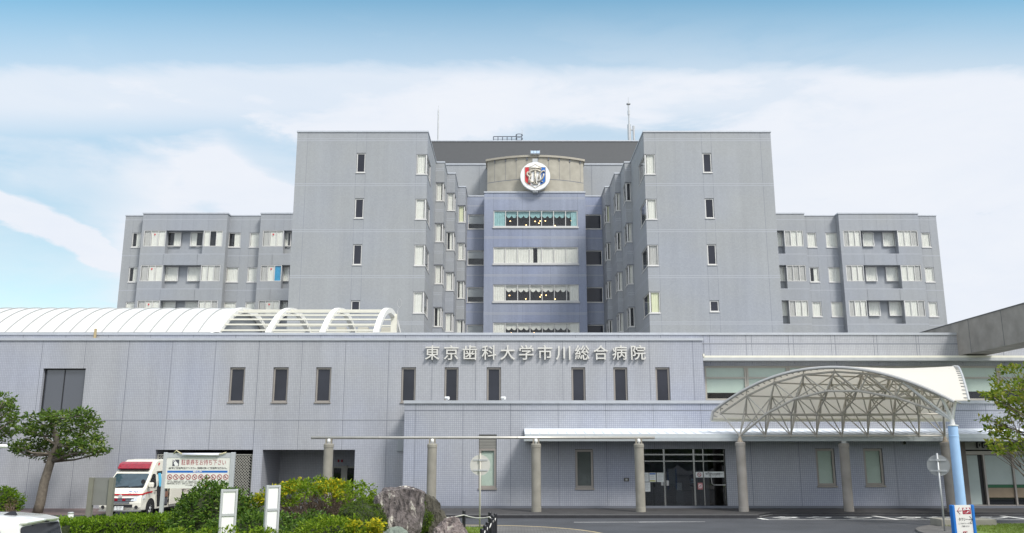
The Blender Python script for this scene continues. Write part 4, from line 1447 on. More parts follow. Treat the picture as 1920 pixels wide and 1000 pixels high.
# planted island on the left and lawn island on the right
def arc_pts(cx, cy, r, a0, a1, n=10):
    return [(cx + r * cos(radians(a0 + (a1 - a0) * i / n)), cy + r * sin(radians(a0 + (a1 - a0) * i / n))) for i in range(n + 1)]
outer = [(-19, 37.0), (-2.5, 36.6)] + arc_pts(-1.4, 31.6, 4.9, 85, 0) + [(3.7, 12), (-28, 12), (-28, 24), (-19, 27)]
slab('paved_apron', outer, 0, .03, [PAVEG, KERB])
ed = [(-2.5, 36.6)] + arc_pts(-1.4, 31.6, 4.9, 85, 0) + [(3.7, 12)]
strip('edge_line', ed, .1, .001, .036, [PAINTY, PAINTY], side=1)
inner = [(-18.5, 35.0), (-2.5, 35.2)] + arc_pts(-2.3, 33.6, 1.6, 80, 0, 6) + [(-.65, 13), (-26, 13), (-26, 24), (-18.5, 28)]
slab('lawn', inner, 0, .1, [GRASSM, KERB])
ro = [(45, 37.6), (22, 37.5), (19.4, 37.2)] + arc_pts(20.2, 32.4, 5.0, 105, 175, 9) + [(15.4, 14), (45, 14)]
slab('paved_edge', ro, 0, .07, [PAVEG, KERB])
ri = [(45, 36.8), (22, 36.7), (19.9, 36.35)] + arc_pts(20.9, 32.2, 4.1, 108, 175, 9) + [(16.9, 14.5), (45, 14.5)]
slab('lawn', ri, .0, .11, [GRASSM, KERB])
def blades(name, region, n, h, seed):
    rnd = random.Random(seed)
    m = MB()
    for _ in range(n):
        x, y, z = region(rnd)
        a = rnd.random() * 6.28
        l = h * (.5 + rnd.random())
        w = .012
        dx, dy = cos(a) * w, sin(a) * w
        tx, ty = rnd.uniform(-.5, .5) * l, rnd.uniform(-.5, .5) * l
        m.add([(x - dx, y - dy, z), (x + dx, y + dy, z), (x + tx, y + ty, z + l)], ((0, 1, 2),))
    return struct(m.build(name, L_GRASS), 'stuff')
blades('grass', lambda r: (r.uniform(17.3, 27), r.uniform(28, 36.3), .108), 16000, .05, 1)
blades('grass', lambda r: (r.uniform(-5, -.8), r.uniform(22, 34.9), .098), 12000, .06, 2)

# ================================================================== THINGS ON THE BUILDING
t = thing('facade_lettering', 'row of twelve raised pale metal characters on the grey tiled front', 'lettering', (1.4, YP - .2, 7.6))
for ch, px in zip('東京歯科大学市川総合病院', (810.5, 846, 881, 917, 952, 987, 1022, 1056, 1091.6, 1126.5, 1162, 1197)):
    z = zpx(663.5, YP - .2)
    text(ch, .86, mat('letter_metal', (.66, .64, .59), .4, .2, var=.03) if 'letter_metal' not in MATS else MATS['letter_metal'], facing(xpx(px, YP - .2, z), YP - .13, z), 'letter', t, weight=.006, ext=.07, fitw=.80)
# crest
CY0 = 79.9
ex, ez_ = xpx(1003.6, CY0, 29), zpx(330.5, CY0)
R = 1.46
t = thing('crest_sign', 'round white medallion with a red, white and blue shield and interlaced metal monogram', 'crest', (ex, CY0 + .3, ez_ - R))
def cpt(px, py, d):                 # photo zoom coordinates -> metres on the disc
    return (ex + (px - 551) / 355 * R, CY0 + .02 - d, ez_ - (py - 513) / 355 * R)
m = MB()
m.prism([(R * cos(2 * pi * k / 48), R * sin(2 * pi * k / 48)) for k in range(48)], lambda a, b, w: (ex + a, w, ez_ + b), CY0 + .02, CY0 + .4)
m.build('disc', [WHITE], t, bevel=.03)
m = MB()
m.box(ex - .25, ex + .25, CY0 + .12, CY0 + .8, ez_ - R - .14, ez_ - R + .02)
m.build('bracket', GALV, t)
m = MB()
m.box(ex - .25, ex + .25, CY0 + .12, CY0 + .8, ez_ + R - .02, ez_ + R + .38)
m.build('bracket', GALV, t)
SHL = [(551, 218), (490, 258), (430, 282), (365, 293), (303, 293), (305, 430), (305, 615), (312, 650), (340, 685), (400, 720), (470, 755), (551, 808)]
sh = SHL + [(1102 - x, y) for x, y in SHL[-2:0:-1]]
m = MB()
m.prism([(0, 0)] and sh, lambda a, b, w: cpt(a, b, w), .0, .02)
m.build('shield', WHITE, t)
for nm, x0, x1, mt in (('red_field', 312, 398, RED), ('blue_field', 697, 790, BLUEP)):
    m = MB()
    top, bot = 300, 640
    if x0 < 500: pl = [(312, 300), (398, 296), (398, 560), (430, 705), (440, 728), (395, 708), (345, 680), (318, 648), (312, 615)]
    else: pl = [(697, 296), (790, 300), (790, 615), (784, 648), (757, 680), (707, 708), (668, 728), (668, 700), (697, 560)]
    m.prism(pl, lambda a, b, w: cpt(a, b, w), .021, .045)
    m.build(nm, mt, t)
m = MB()
m.tube([cpt(x, y, .03) for x, y in sh + [sh[0]]], .018, 6)
m.build('shield_rim', mat('gold_rim', (.42, .33, .18), .4, .6, var=0), t)
m = MB()
mono = [([(410, 318), (551, 318), (695, 318)], 24), ([(420, 318), (415, 350), (480, 350)], 14), ([(690, 318), (690, 350), (640, 350)], 14),
        ([(400, 455), (412, 420), (450, 388), (500, 370), (551, 364), (600, 370), (650, 388), (690, 420)], 25),
        ([(551, 390), (551, 560), (551, 690)], 24), ([(551, 640), (528, 690), (490, 718)], 17), ([(551, 640), (575, 690), (618, 718)], 17), ([(495, 718), (551, 708), (615, 718)], 13),
        ([(455, 470), (400, 440), (372, 420), (358, 460), (365, 500), (410, 530), (410, 600), (395, 680)], 23), ([(380, 672), (440, 672), (515, 662)], 18),
        ([(455, 470), (440, 530), (432, 590)], 20), ([(432, 590), (440, 640), (470, 655)], 14),
        ([(640, 590), (640, 520), (670, 450), (720, 400), (758, 380), (768, 420)], 20), ([(605, 652), (660, 630), (715, 580), (745, 520), (750, 460)], 22), ([(690, 655), (735, 655)], 14)]
for pl, r in mono:
    m.tube([cpt(x, y, .10) for x, y in pl], r / 355 * R, 8)
m.build('monogram', mat('monogram_metal', (.50, .46, .38), .4, .3, var=.04), t, smooth=True)
# rooftop pieces
def rod(name, lab, cat, px, py0, Y, hgt, r, z0=None):
    z = zpx(py0, Y) if z0 is None else z0
    x = xpx(px, Y, z)
    t = thing(name, lab, cat, (x, Y, z))
    m = MB()
    m.tube([(x, Y, z), (x, Y, z + hgt * .86), (x, Y, z + hgt * .87), (x, Y, z + hgt)], [r, r, r * .4, r * .2], 6)
    m.lathe((x, Y, z), [(r * 3, 0), (r * 3, .1), (r, .15)], 8)
    m.build('mast', GALV, t)
    return t
rod('lightning_rod', 'thin pale lightning rod alone on the dark roof behind the left tower', 'lightning rod', 821, 266, 92, zpx(198, 92) - zpx(266, 92), .085)
x, Y = xpx(1182, 92, 34), 92
z0, z1 = zpx(267, Y), zpx(194, Y)
t = thing('antenna_mast', 'tall stepped antenna mast on the roof beside the right tower', 'antenna', (x, Y, z0))
m = MB()
zm, zk = zpx(234, Y), zpx(196, Y)
m.tube([(x, Y, z0), (x, Y, zm)], .2, 10)
m.tube([(x, Y, zm), (x, Y, zk)], .085, 8)
m.tube([(x, Y, zpx(216, Y)), (x, Y, zpx(208, Y))], .13, 8)
m.lathe((x, Y, zk), [(.08, -.1), (.24, 0), (.24, .1), (.03, .15), (.02, .9)], 10)
m.build('mast', STEEL, t)
m = MB()
x2 = xpx(1190.5, Y, 34)
m.tube([(x2, Y, z0), (x2, Y, zpx(236.5, Y))], .13, 8)
m.tube([(x, Y, zpx(244, Y)), (x2, Y, zpx(244, Y))], .06, 6)
m.build('side_pole', STEEL, t)
Y = 91
z0 = zpx(266, Y)
xa, xb = xpx(925, Y, 35), xpx(968, Y, 35)
t = thing('roof_railing', 'dark thin railing with ladder hoops on the edge of the dark roof', 'railing', ((xa + xb) / 2, Y, z0))
m = MB()
zt = zpx(256.5, Y)
for k in range(6):
    xx = xa + (xb - xa) * k / 5
    m.tube([(xx, Y, z0), (xx, Y, zt)], .05, 5)
m.tube([(xa, Y, zt), (xb, Y, zt)], .05, 5)
m.tube([(xa, Y, (z0 + zt) / 2), (xb, Y, (z0 + zt) / 2)], .03, 5)
m.build('rail', mat('dark_rail', (.10, .11, .14), .5, .3, var=0), t)
m = MB()
xh = xpx(973.5, Y, 35)
for q in (-.3, .3):
    m.tube([(xh + q, Y - .3, z0 - .3), (xh + q, Y - .3, zpx(254.5, Y)), (xh + q, Y + .2, zpx(254, Y)), (xh + q, Y + .2, z0)], .045, 5)
for zz in (zpx(262, Y), zpx(255, Y)):
    m.tube([(xh + .38 * cos(w), Y - .2 + .4 * sin(w), zz) for w in [2 * pi * k / 12 for k in range(13)]], .04, 5)
m.build('ladder_hoop', MATS['dark_rail'], t)
rod('thin_aerial', 'hair-thin aerial rising beside the ladder hoops on the roof', 'aerial', 979, 264, 92, zpx(239, 92) - zpx(264, 92), .025)
x, Y = xpx(1003.5, 80.6, 31), 80.5
z0 = ZP + .2
t = thing('floodlight', 'pair of small pale floodlight boxes on the pediment above the crest', 'floodlight', (x, Y, z0))
m = MB()
for k in (-1, 0, 1):
    m.box(x + k * .3 - .13, x + k * .3 + .13, Y - .25, Y + .1, z0 + .08, z0 + .34)
m.build('lamp_box', mat('pale_blue_glass', (.55, .68, .85), .15, .1, var=.1, vscale=4), t)
m = MB()
m.box(x - .46, x + .46, Y - .2, Y + .1, z0 + .001, z0 + .07)
m.box(x - .47, x - .44, Y - .25, Y + .1, z0 + .07, z0 + .4); m.box(x + .44, x + .47, Y - .25, Y + .1, z0 + .07, z0 + .4)
m.build('bracket', GALV, t)
for i, (p0, p1, lab) in enumerate(((628, 646, 'beige rooftop air unit furthest left behind the pergola slats'), (669, 688, 'middle beige rooftop air unit behind the pergola slats'), (713, 733, 'beige rooftop air unit framed inside the last white arch'))):
    Y = 60.5
    xa, xb = xpx(p0, Y, 9.5), xpx(p1, Y, 9.5)
    zt = zpx(613.5, Y)
    zb = ZU - .5
    t = thing('air_unit', lab, 'air unit', ((xa + xb) / 2, Y, zb), 'rooftop air units')
    m = MB()
    m.box(xa, xb, Y, Y + .6, zpx(624, Y), zt)
    m.box(xa + .02, xa + .08, Y + .02, Y + .55, zb, zpx(624, Y)); m.box(xb - .08, xb - .02, Y + .02, Y + .55, zb, zpx(624, Y))
    m.build('casing', GREYBOX, t, bevel=.015)
    m = MB()
    m.box(xa + .1, xb - .1, Y - .01, Y + .02, zpx(634, Y), zpx(624.5, Y))
    m.build('grille', BLACK, t)
# small white lamps on the ledge
for px, lab in ((838, 'small white spot lamp on the ledge left of the second window under the lettering'), (943.5, 'small white spot lamp on the ledge right of the third window under the lettering')):
    x, Y, z = xpx(px, 45.55, 5.5), 45.55, ZE + .16
    t = thing('spot_lamp', lab, 'lamp', (x, Y, z), 'spot lamps on the ledge')
    m = MB()
    m.lathe((x, Y, z), [(.05, 0), (.05, .05), (.02, .06), (.02, .1)], 8)
    m.tube([(x - .1, Y, z + .16), (x + .1, Y - .12, z + .13)], [.06, .09], 8)
    m.build('lamp_body', WHITE, t)

# intercom, plate, vent
def wallbox(name, lab, cat, px, py, w, h, Y, mts, d=.06):
    x, z = xpx(px, Y, zpx(py, Y)), zpx(py, Y)
    m = MB()
    m.box(x - w / 2, x + w / 2, Y - d, Y - .003, z - h / 2, z + h / 2, 0)
    m.box(x - w * .22, x + w * .22, Y - d - .004, Y - d + .01, z - h * .25, z + h * .25, 1)
    return tag(m.build(name, mts), lab, cat)
wallbox('intercom', 'small pale intercom box on the dark porch wall', 'intercom', 595.5, 893.5, .24, .17, YP + 3.6, [PAPER, PRINT])
wallbox('wall_plate', 'small dark metal plate on the wall between blind window and doors', 'wall plate', 1174.5, 899.5, .26, .18, YE, [mat('dark_plate', (.10, .095, .085), .4, .4, var=.05), STEEL], .04)
Y = YE
x, z = xpx(1694.5, Y, 3.4), zpx(830.5, Y)
m = MB()
m.tube([(x, Y - .1, z), (x, Y - .003, z)], [.1, .13], 14)
o = m.build('vent_cap', GALV)
tag(o, 'round dark vent in the wall high under the walkway roof', 'vent')
m = MB()
m.tube([(x, Y - .106, z), (x, Y - .098, z)], .08, 12)
m.build('vent_hole', BLACK, o, local=True)
# small shuttered opening beside the entrance block
xx0, xx1 = xpx(746, YP, 3.4), xpx(757, 46.0, 3.4)
m = MB()
m.box(xx0, xx0 + .55, YP - .05, YP - .003, zpx(844, YP), zpx(825.5, YP))
m.box(xx0 - .03, xx0 + .58, YP - .09, YP - .006, zpx(846.5, YP), zpx(844.2, YP))
m.build('shutter', [BLINDG], H)
# shop lettering under the walkway roof
t = thing('shop_sign', 'row of chunky grey and black letters above the shop front, half hidden by leaves', 'sign', (25.8, YE, 3.3))
z = zpx(835.5, YE)
xl = xpx(1832.5, YE, 3.2)
for i, ch in enumerate('DOUTOR COFFEE'):
    if ch == ' ': continue
    xc = xl + .14 + i * .262
    text(ch, .40, PRINT, facing(xc - .035, YE + .07, z), 'letter', t, weight=.02, ext=.035, fitw=.2)
    text(ch, .36, mat('letter_face', (.36, .35, .34), .5, var=0) if 'letter_face' not in MATS else MATS['letter_face'], facing(xc, YE + .018, z), 'letter_face', t, weight=.006, ext=.01, fitw=.16)
# notices on and behind the door glass
YD = YE + .13
def sheet(name, lab, p0, p1, q0, q1, mts, Y=YD, lines=4, cat='notice', extra=None):
    x0, x1 = xpx(p0, Y, 2), xpx(p1, Y, 2)
    z0, z1 = zpx(q1, Y), zpx(q0, Y)
    m = MB()
    m.box(x0, x1, Y - .012, Y - .004, z0, z1, 0)
    for k in range(lines):
        z = z1 - (z1 - z0) * (k + 1) / (lines + 1)
        m.box(x0 + .05, x1 - .05 - .06 * (k % 2), Y - .0135, Y - .011, z - .008, z + .008, 1)
    if extra: extra(m, x0, x1, z0, z1, Y)
    o = m.build(name, mts)
    return tag(o, lab, cat, 'notices on the entrance doors')
PB = [PAPER, mat('faint_print', (.42, .43, .43), .8, var=0), BLUEP, mat('yellow_print', (.55, .55, .06), .7, var=0), DKRED]
sheet('notice', 'plain white sheet at the far left of the door glass, upper one', 1207.5, 1216, 886.5, 903.5, PB)
sheet('notice', 'white map sheet with a blue heading and a yellow foot on the door glass', 1217, 1229.3, 886.5, 904, PB, extra=lambda m, a, b, c, d, Y: (m.box(a + .02, b - .02, Y - .0138, Y - .011, d - .09, d - .03, 2), m.box(a + .02, b - .02, Y - .0138, Y - .011, c + .03, c + .08, 3)))
sheet('notice', 'white sheet nearest the left steel door post', 1231, 1244, 886.5, 904, PB, lines=6)
sheet('notice', 'white sheet low at the far left of the door glass under two others', 1208, 1218.2, 904.6, 922, PB)
def nosmoke(m, a, b, c, d, Y, r=None, mi=4):
    cx_, cz = (a + b) / 2, (c + d) / 2
    r = r or min(b - a, d - c) * .33
    m.tube([(cx_ + r * cos(w), Y - .014, cz + r * sin(w)) for w in [2 * pi * k / 16 for k in range(17)]], r * .16, 4, mi)
    m.tube([(cx_ - r * .7, Y - .014, cz + r * .7), (cx_ + r * .7, Y - .014, cz - r * .7)], r * .14, 4, mi)
    m.box(cx_ - r * .6, cx_ + r * .6, Y - .0142, Y - .011, cz - r * .12, cz + r * .12, 1)
sheet('notice', 'white plate with a no-smoking ring right of the doors', 1304, 1317.5, 885, 895.5, PB, lines=0, extra=nosmoke)
sheet('notice', 'pink sheet with a white warning ring low on the right door post', 1307, 1316.2, 905.5, 918, [mat('pink_paper', (.50, .22, .22), .8, var=.04), MATS['faint_print'], BLUEP, MATS['yellow_print'], WHITE], lines=1, extra=nosmoke)
t = thing('notice_plate', 'long white no-smoking plate across the right glass panel', 'notice', (11.1, YD, 1.7))
m = MB()
x0, x1 = xpx(1319.5, YD, 2), xpx(1357, YD, 2)
m.box(x0, x1, YD - .02, YD - .005, zpx(895.5, YD), zpx(884.5, YD))
m.build('plate', PAPER, t)
text('病院敷地内は全面禁煙です', .1, PRINT, facing((x0 + x1) / 2, YD - .0225, zpx(889.2, YD)), 'lettering', t, weight=.002, fitw=(x1 - x0) * .86)
text('ご理解とご協力をお願いします', .05, PRINT, facing((x0 + x1) / 2, YD - .0225, zpx(892.6, YD)), 'lettering', t, fitw=(x1 - x0) * .6)
# inside the entrance
x, Y = xpx(1274, 46.2, 1), 46.2
t = thing('notice_stand', 'pale grey panel stand with a white sheet inside the entrance', 'stand', (x, Y, ZPV))
m = MB(); m.box(x - .19, x + .19, Y, Y + .05, ZPV, 1.42); m.box(x - .25, x + .25, Y - .12, Y + .2, ZPV, ZPV + .03)
m.build('panel', mat('stand_grey', (.30, .31, .31), .5, var=.05), t)
m = MB(); m.box(x - .14, x + .13, Y - .012, Y - .004, .98, 1.36)
m.build('sheet', PAPER, t)
x, Y = xpx(1287, 47.2, 1), 47.2
t = thing('reception_machine', 'tall dark grey machine with a slotted front behind the entrance glass', 'machine', (x, Y, ZPV))
m = MB(); m.box(x - .2, x + .2, Y, Y + .5, ZPV, 1.85); m.box(x - .24, x + .24, Y - .2, Y, .9, .95)
m.build('cabinet', mat('machine_grey', (.16, .165, .17), .5, var=.05), t, bevel=.01)
m = MB(); m.box(x - .15, x + .15, Y - .008, Y + .01, 1.3, 1.6)
m.build('screen', BLACK, t)
x, Y = xpx(1297.5, 46.0, 1.6), 46.0
t = thing('banner', 'dark blue cloth banner with a light blue triangle behind the entrance glass', 'banner', (x, Y, ZPV))
m = MB()
m.prism([(-.13, 1.72), (.02, 1.82), (.14, 1.74), (.2, 1.3), (.17, 1.12), (-.08, 1.2), (-.15, 1.5)], lambda a, b, w: (x + a, Y + w, b), 0, .04)
m.build('cloth', NAVY, t, bevel=.01)
m = MB(); m.tube([(x, Y + .06, ZPV), (x, Y + .06, 1.8)], .02, 6); m.lathe((x, Y + .06, ZPV), [(.2, 0), (.2, .03), (.03, .05)], 12)
m.build('stand', STEEL, t)
m = MB(); m.prism([(-.08, 1.48), (.08, 1.48), (0, 1.62)], lambda a, b, w: (x + a, Y + w, b), -.012, -.003); m.box(x - .07, x + .07, Y - .012, Y - .003, 1.36, 1.42)
m.build('triangle_mark', mat('light_blue_print', (.12, .45, .65), .6, var=0), t)
x0, x1, Y = xpx(1206, 47.5, 2.3), xpx(1316, 47.5, 2.3), 47.6
m = MB(); m.box(x0, x1, Y, Y + .06, zpx(881, Y), zpx(868.5, Y))  # red board stands in for a red reflection in the door glass
for q in (.07, .28, .62): m.box(x0 + (x1 - x0) * q, x0 + (x1 - x0) * q + .09, Y - .02, Y - .002, zpx(881, Y), zpx(869, Y), 1)
tag(m.build('reflection_board', [REDPANEL, RED]), 'long dark red board added inside the entrance in place of a reflection', 'board')

# ================================================================== COLONNADE, PILLARS, CANOPY
YC = 42.8
zct = zpx(832, YC)
bz = zpx(821, YC)
bx0, bx1 = xpx(583.5, YC, 3.6), xpx(1227.5, YC, 3.6)
t = thing('lamp_colonnade', 'row of four round concrete pillars with bulb lamps carrying one long pale tube', 'colonnade', ((bx0 + bx1) / 2, YC, ZPV))
def pillar(x, y, ztop, parent, r=.232, m=COLC, name='pillar'):
    q = MB()
    q.lathe((x, y, 0), [(r * 1.03, ZPV), (r * 1.03, ZPV + .2), (r, ZPV + .21), (r * .985, ztop - .2), (r * 1.06, ztop - .19), (r * 1.07, ztop - .05), (r * .98, ztop - .02), (r * .9, ztop)], 40)
    return q.build(name, m, parent, smooth=False)
for px in (616.5, 810.5, 1005, 1197.8):
    x = xpx(px, YC, 3.3)
    p = pillar(x, YC, zct, t)
    for sx in (-1, 1):
      q = MB()
      q.box(x + sx * .13 - .035, x + sx * .13 + .035, YC - .05, YC + .05, zct - .02, bz - .05)
      q.build('bracket', mat('bracket_steel', (.30, .27, .22), .5, .4, var=.05) if 'bracket_steel' not in MATS else MATS['bracket_steel'], p)
    q = MB()
    q.lathe((x, YC - .02, zct), [(.05, 0), (.05, .05), (.085, .07), (.085, .17), (.06, .22), (.02, .235)], 14)
    q.build('lamp', BULB, p, smooth=True)
m = MB()
m.tube([(bx0, YC, bz), (bx1, YC, bz)], .066, 12)
for x in [bx0 + (bx1 - bx0) * k / 5 for k in range(1, 5)]:
    m.tube([(x - .02, YC, bz), (x + .02, YC, bz)], .071, 12)
m.build('long_tube', mat('pale_tube', (.52, .50, .45), .35, .4, var=.06), t, smooth=True)

x = xpx(1582, 43.1, 3.3)
t = thing('concrete_pillar', 'single dark concrete pillar between two green blind windows under the walkway roof', 'pillar', (x, 43.1, ZPV))
p = pillar(x, 43.1, zpx(831.5, 43.1), t, .235, CONCD, 'shaft')
m = MB()
m.box(x - .1, x + .1, 43.0, 43.2, zpx(831.5, 43.1) + .001, zpx(827.5, 43.5) + .0)
m.build('cap_plate', GALV, t)

GLX, GRX, GY = xpx(1388, 43.0, 3.3), xpx(1773, 43.0, 3.3), 43.0
BLX, BLY = xpx(1786.5, 36.0, 4), 36.0
t = thing('membrane_canopy', 'white membrane canopy vaulted over a steel space truss on three columns', 'canopy', ((GLX + GRX) / 2, 40, 0))
def YtoZ(y):            # upper shell profile
    q = (y - 39.6) / 4.75
    return 6.82 - 2.42 * abs(q) ** 2.0 + (.15 if y < 39.6 else 0) * abs(q)
YB_, YF_ = 44.15, 35.4
def XLf(y):
    return 10.15 + (43.7 - y) / (43.7 - 35.3) * (18.25 - 10.15) if y < 43.7 else 10.15
def XRf(y):
    return 22.5 + (y - 44.15) / (44.15 - 35.4) * (22.5 - 18.75)
def shell(u, v, off=0.0):
    y = YB_ + (YF_ - YB_) * v
    xl, xr = XLf(y), XRf(y)
    x = xl + (xr - xl) * u
    sag = -.12 * sin(pi * u) * sin(pi * min(1, v * 1.05)) ** 2
    return Vector((x, y, YtoZ(y) + sag + off))
NU, NV = 28, 40
vs, fs = [], []
for off in (0, -.03):
    for j in range(NV + 1):
        for i in range(NU + 1):
            vs.append(shell(i / NU, j / NV, off))
n1 = (NU + 1) * (NV + 1)
for j in range(NV):
    for i in range(NU):
        a = j * (NU + 1) + i
        fs.append((a, a + 1, a + NU + 2, a + NU + 1))
        fs.append((n1 + a, n1 + a + NU + 1, n1 + a + NU + 2, n1 + a + 1))
m = MB(); m.add(vs, fs)
m.build('membrane', MEMB, t, smooth=True)
m = MB()
edge = [shell(0, j / NV, -.07) for j in range(NV + 1)]
m.tube(edge, .075, 8)
for j in range(0, NV + 1, 1):
    p = edge[j]
    m.tube([p + Vector((.06, .02, .02)), p + Vector((.28, .05, -.05))], .025, 4)
m.build('front_edge', mat('edge_steel', (.50, .49, .47), .4, .4, var=.06), t)
m = MB()
edge = [shell(1, j / NV, -.03) for j in range(NV + 1)]
m.tube(edge, .06, 8)
for j in range(NV):
    p = (edge[j] + edge[j + 1]) / 2
    m.box(p.x - .18, p.x - .05, p.y - .05, p.y + .05, p.z + .035, p.z + .06)
m.build('laced_edge', GALV, t)
m = MB()
m.tube([shell(0, 0, -.06), shell(1, 0, -.06)], .085, 8)
m.build('back_edge', CREAM, t)
# space truss: upper grid under the membrane, lower grid below, webs between
up, lo = {}, {}
rowsU = [43.6, 42.5, 41.4, 40.3, 39.2, 38.1, 37.05, 35.95]
rowsL = [43.0, 41.95, 40.85, 39.75, 38.65, 37.55, 36.45]
def zl_(y):
    q = (y - 39.5) / 3.6
    return 5.72 - 2.1 * q * q if y > 39.5 else 5.72 - 1.45 * q * q
ST = 1.3
for j, y in enumerate(rowsU):
    xl, xr = XLf(y) + .28, XRf(y) - .45
    n = max(1, round((xr - xl) / ST))
    for i in range(n + 1):
        up[(j, i)] = Vector((xl + (xr - xl) * i / n, y, YtoZ(y) - .26 - .1 * sin(pi * i / n)))
    up[j] = n
for j, y in enumerate(rowsL):
    w = (43.0 - y) / 7.0
    xl, xr = GLX + (BLX - GLX) * w, GRX + (BLX - GRX) * w
    n = max(1, round((xr - xl) / ST))
    for i in range(n + 1):
        lo[(j, i)] = Vector((xl + (xr - xl) * i / n, y, zl_(y)))
    lo[j] = n
m = MB()
cnt = 0
def bar(a, b, r=.034):
    m.tube([a, b], r * 1.02, 6)
for j in range(len(rowsU)):
    for i in range(up[j]):
        bar(up[(j, i)], up[(j, i + 1)], .036)
    if j + 1 < len(rowsU):
        n, n2 = up[j], up[j + 1]
        bar(up[(j, 0)], up[(j + 1, 0)], .05)
        bar(up[(j, n)], up[(j + 1, n2)], .05)
        for i in range(1, n):
            k = min(range(n2 + 1), key=lambda q: abs(up[(j + 1, q)].x - up[(j, i)].x))
            bar(up[(j, i)], up[(j + 1, k)])
m.build('upper_chords', TRUSSM, t)
m = MB()
for j in range(len(rowsL)):
    for i in range(lo[j]):
        bar(lo[(j, i)], lo[(j, i + 1)], .04)
    if j + 1 < len(rowsL):
        n, n2 = lo[j], lo[j + 1]
        bar(lo[(j, 0)], lo[(j + 1, 0)], .055)
        bar(lo[(j, n)], lo[(j + 1, n2)], .055)
        for i in range(1, n):
            k = min(range(n2 + 1), key=lambda q: abs(lo[(j + 1, q)].x - lo[(j, i)].x))
            bar(lo[(j, i)], lo[(j + 1, k)])
m.build('lower_chords', TRUSSM, t)
m = MB()
for j in range(len(rowsL)):
    for i in range(lo[j] + 1):
        p = lo[(j, i)]
        for jj in (j, j + 1):
            c = sorted(range(up[jj] + 1), key=lambda q: abs(up[(jj, q)].x - p.x))[:2]
            for q in c:
                bar(p, up[(jj, q)], .03)
m.build('web_bars', TRUSSM, t)
m = MB()
for k, v in list(up.items()) + list(lo.items()):
    if isinstance(v, Vector):
        m.lathe(v, [(.01, -.075), (.055, -.055), (.078, 0), (.055, .055), (.01, .075)], 8)
for j, y in enumerate(rowsU):
    for i in (range(up[j] + 1)):
        p = up[(j, i)]
        m.tube([p, p + Vector((0, 0, .24))], .025, 5)
m.build('node_joints', TRUSSM, t, smooth=True)
for (x, y, zt, mt, nm) in ((GLX, GY, zpx(829, GY), CONCD, 'concrete_column'), (GRX, GY, zpx(829, GY), CONCD, 'concrete_column')):
    p = pillar(x, y, zt, t, .235, mt, nm)
    q = MB()
    q.lathe((x, y, zt), [(.15, 0), (.15, .04), (.12, .05), (.05, zl_(43.0) - zt)], 10)
    q.build('shoe', mat('rusty_shoe', (.42, .35, .27), .6, .2, var=.3, vscale=12) if 'rusty_shoe' not in MATS else MATS['rusty_shoe'], p)
p = MB()
zt = zpx(799, BLY)
p.lathe((BLX, BLY, 0), [(.2, .1), (.19, zt - .45), (.2, zt - .44), (.2, zt - .4), (.19, zt - .39), (.19, zt - .02), (.17, zt)], 40)
p = p.build('blue_column', SKYB, t)
q = MB()
q.box(BLX - 1.1, BLX + 1.1, BLY - .5, BLY + .5, .05, .34)
q.build('footing', COLC, p, bevel=.03)
q = MB()
q.lathe((BLX, BLY, zt), [(.22, 0), (.22, .04), (.1, .06), (.07, .3)], 12)
for tgt in (up[(7, up[7])], up[(7, 0)], up[(6, 0)], up[(6, up[6])], lo[(6, 0)], lo[(6, lo[6])]):
    q.tube([(BLX, BLY, zt + .25), tgt], .06, 6)
q.build('branching_head', mat('white_steel', (.72, .72, .70), .4, .1, var=.05), p)

# ================================================================== SIGNS AND STREET FURNITURE
def round_sign(lab, px, py, rad, Y, yaw, bm, pm, zbase):
    z = zpx(py, Y)
    x = xpx(px, Y, z)
    t = thing('road_sign', lab, 'road sign', (x, Y, zbase), 'round road signs seen from behind')
    U, D = (cos(yaw), sin(yaw)), (-sin(yaw), cos(yaw))
    m = MB()
    m.prism([(rad * cos(2 * pi * k / 36), rad * sin(2 * pi * k / 36)) for k in range(36)], lambda a, b, w: (x + U[0] * a + D[0] * w, Y + U[1] * a + D[1] * w, z + b), .05, .075)
    m.build('sign_plate', bm, t)
    m = MB()
    m.tube([(x, Y, zbase - .15), (x, Y, z + rad + .06)], .034, 10)
    m.build('post', pm, t, smooth=True)
    fr = ((x, Y), U, D)
    for q in (-.5, .5):
        m = MB()
        m.obox(fr, -rad * .72, rad * .72, .03, .049, z + rad * q - .03, z + rad * q + .03)
        m.obox(fr, -.06, .06, -.045, .03, z + rad * q - .035, z + rad * q + .035)
        m.build('bracket', GALV, t)
round_sign('back of a pale round road sign on a beige post before the louvred window', 900.5, 872.5, .40, 34.6, .1, SIGNB, POLEM, .1)
round_sign('back of a grey round road sign tilted on a thin post beside the blue column', 1759, 873, .40, 33.6, -.55, SIGNBD, GALV, .1)

# parking notice board
t = thing('parking_notice_board', 'large white parking notice board on silver posts with a tube lamp on top', 'notice board', (-11.85, 33, 0))
by = 33.0
bx0, bx1 = xpx(308, by, 2.9), xpx(441.5, by, 2.9)
bz0, bz1 = zpx(916, by), zpx(851.5, by)
SILV = mat('aluminium', (.56, .57, .59), .4, .4, var=.05)
m = MB()
m.box(bx0, bx0 + .13, by - .07, by + .07, 0, bz1 + .06)
m.build('post', SILV, t, bevel=.02)
m = MB()
m.box(bx1 - .16, bx1, by - .07, by + .07, 0, bz1 + .06)
m.build('post', SILV, t, bevel=.02)
m = MB()
m.box(bx0 + .131, bx1 - .161, by - .04, by + .04, bz1 - .14, bz1 + .04)
m.build('top_rail', SILV, t)
m = MB()
m.box(bx0 + .131, bx1 - .161, by - .03, by + .03, bz0, bz1 - .141)
m.build('panel', BOARDW, t)
m = MB()
tw = bx1 - bx0
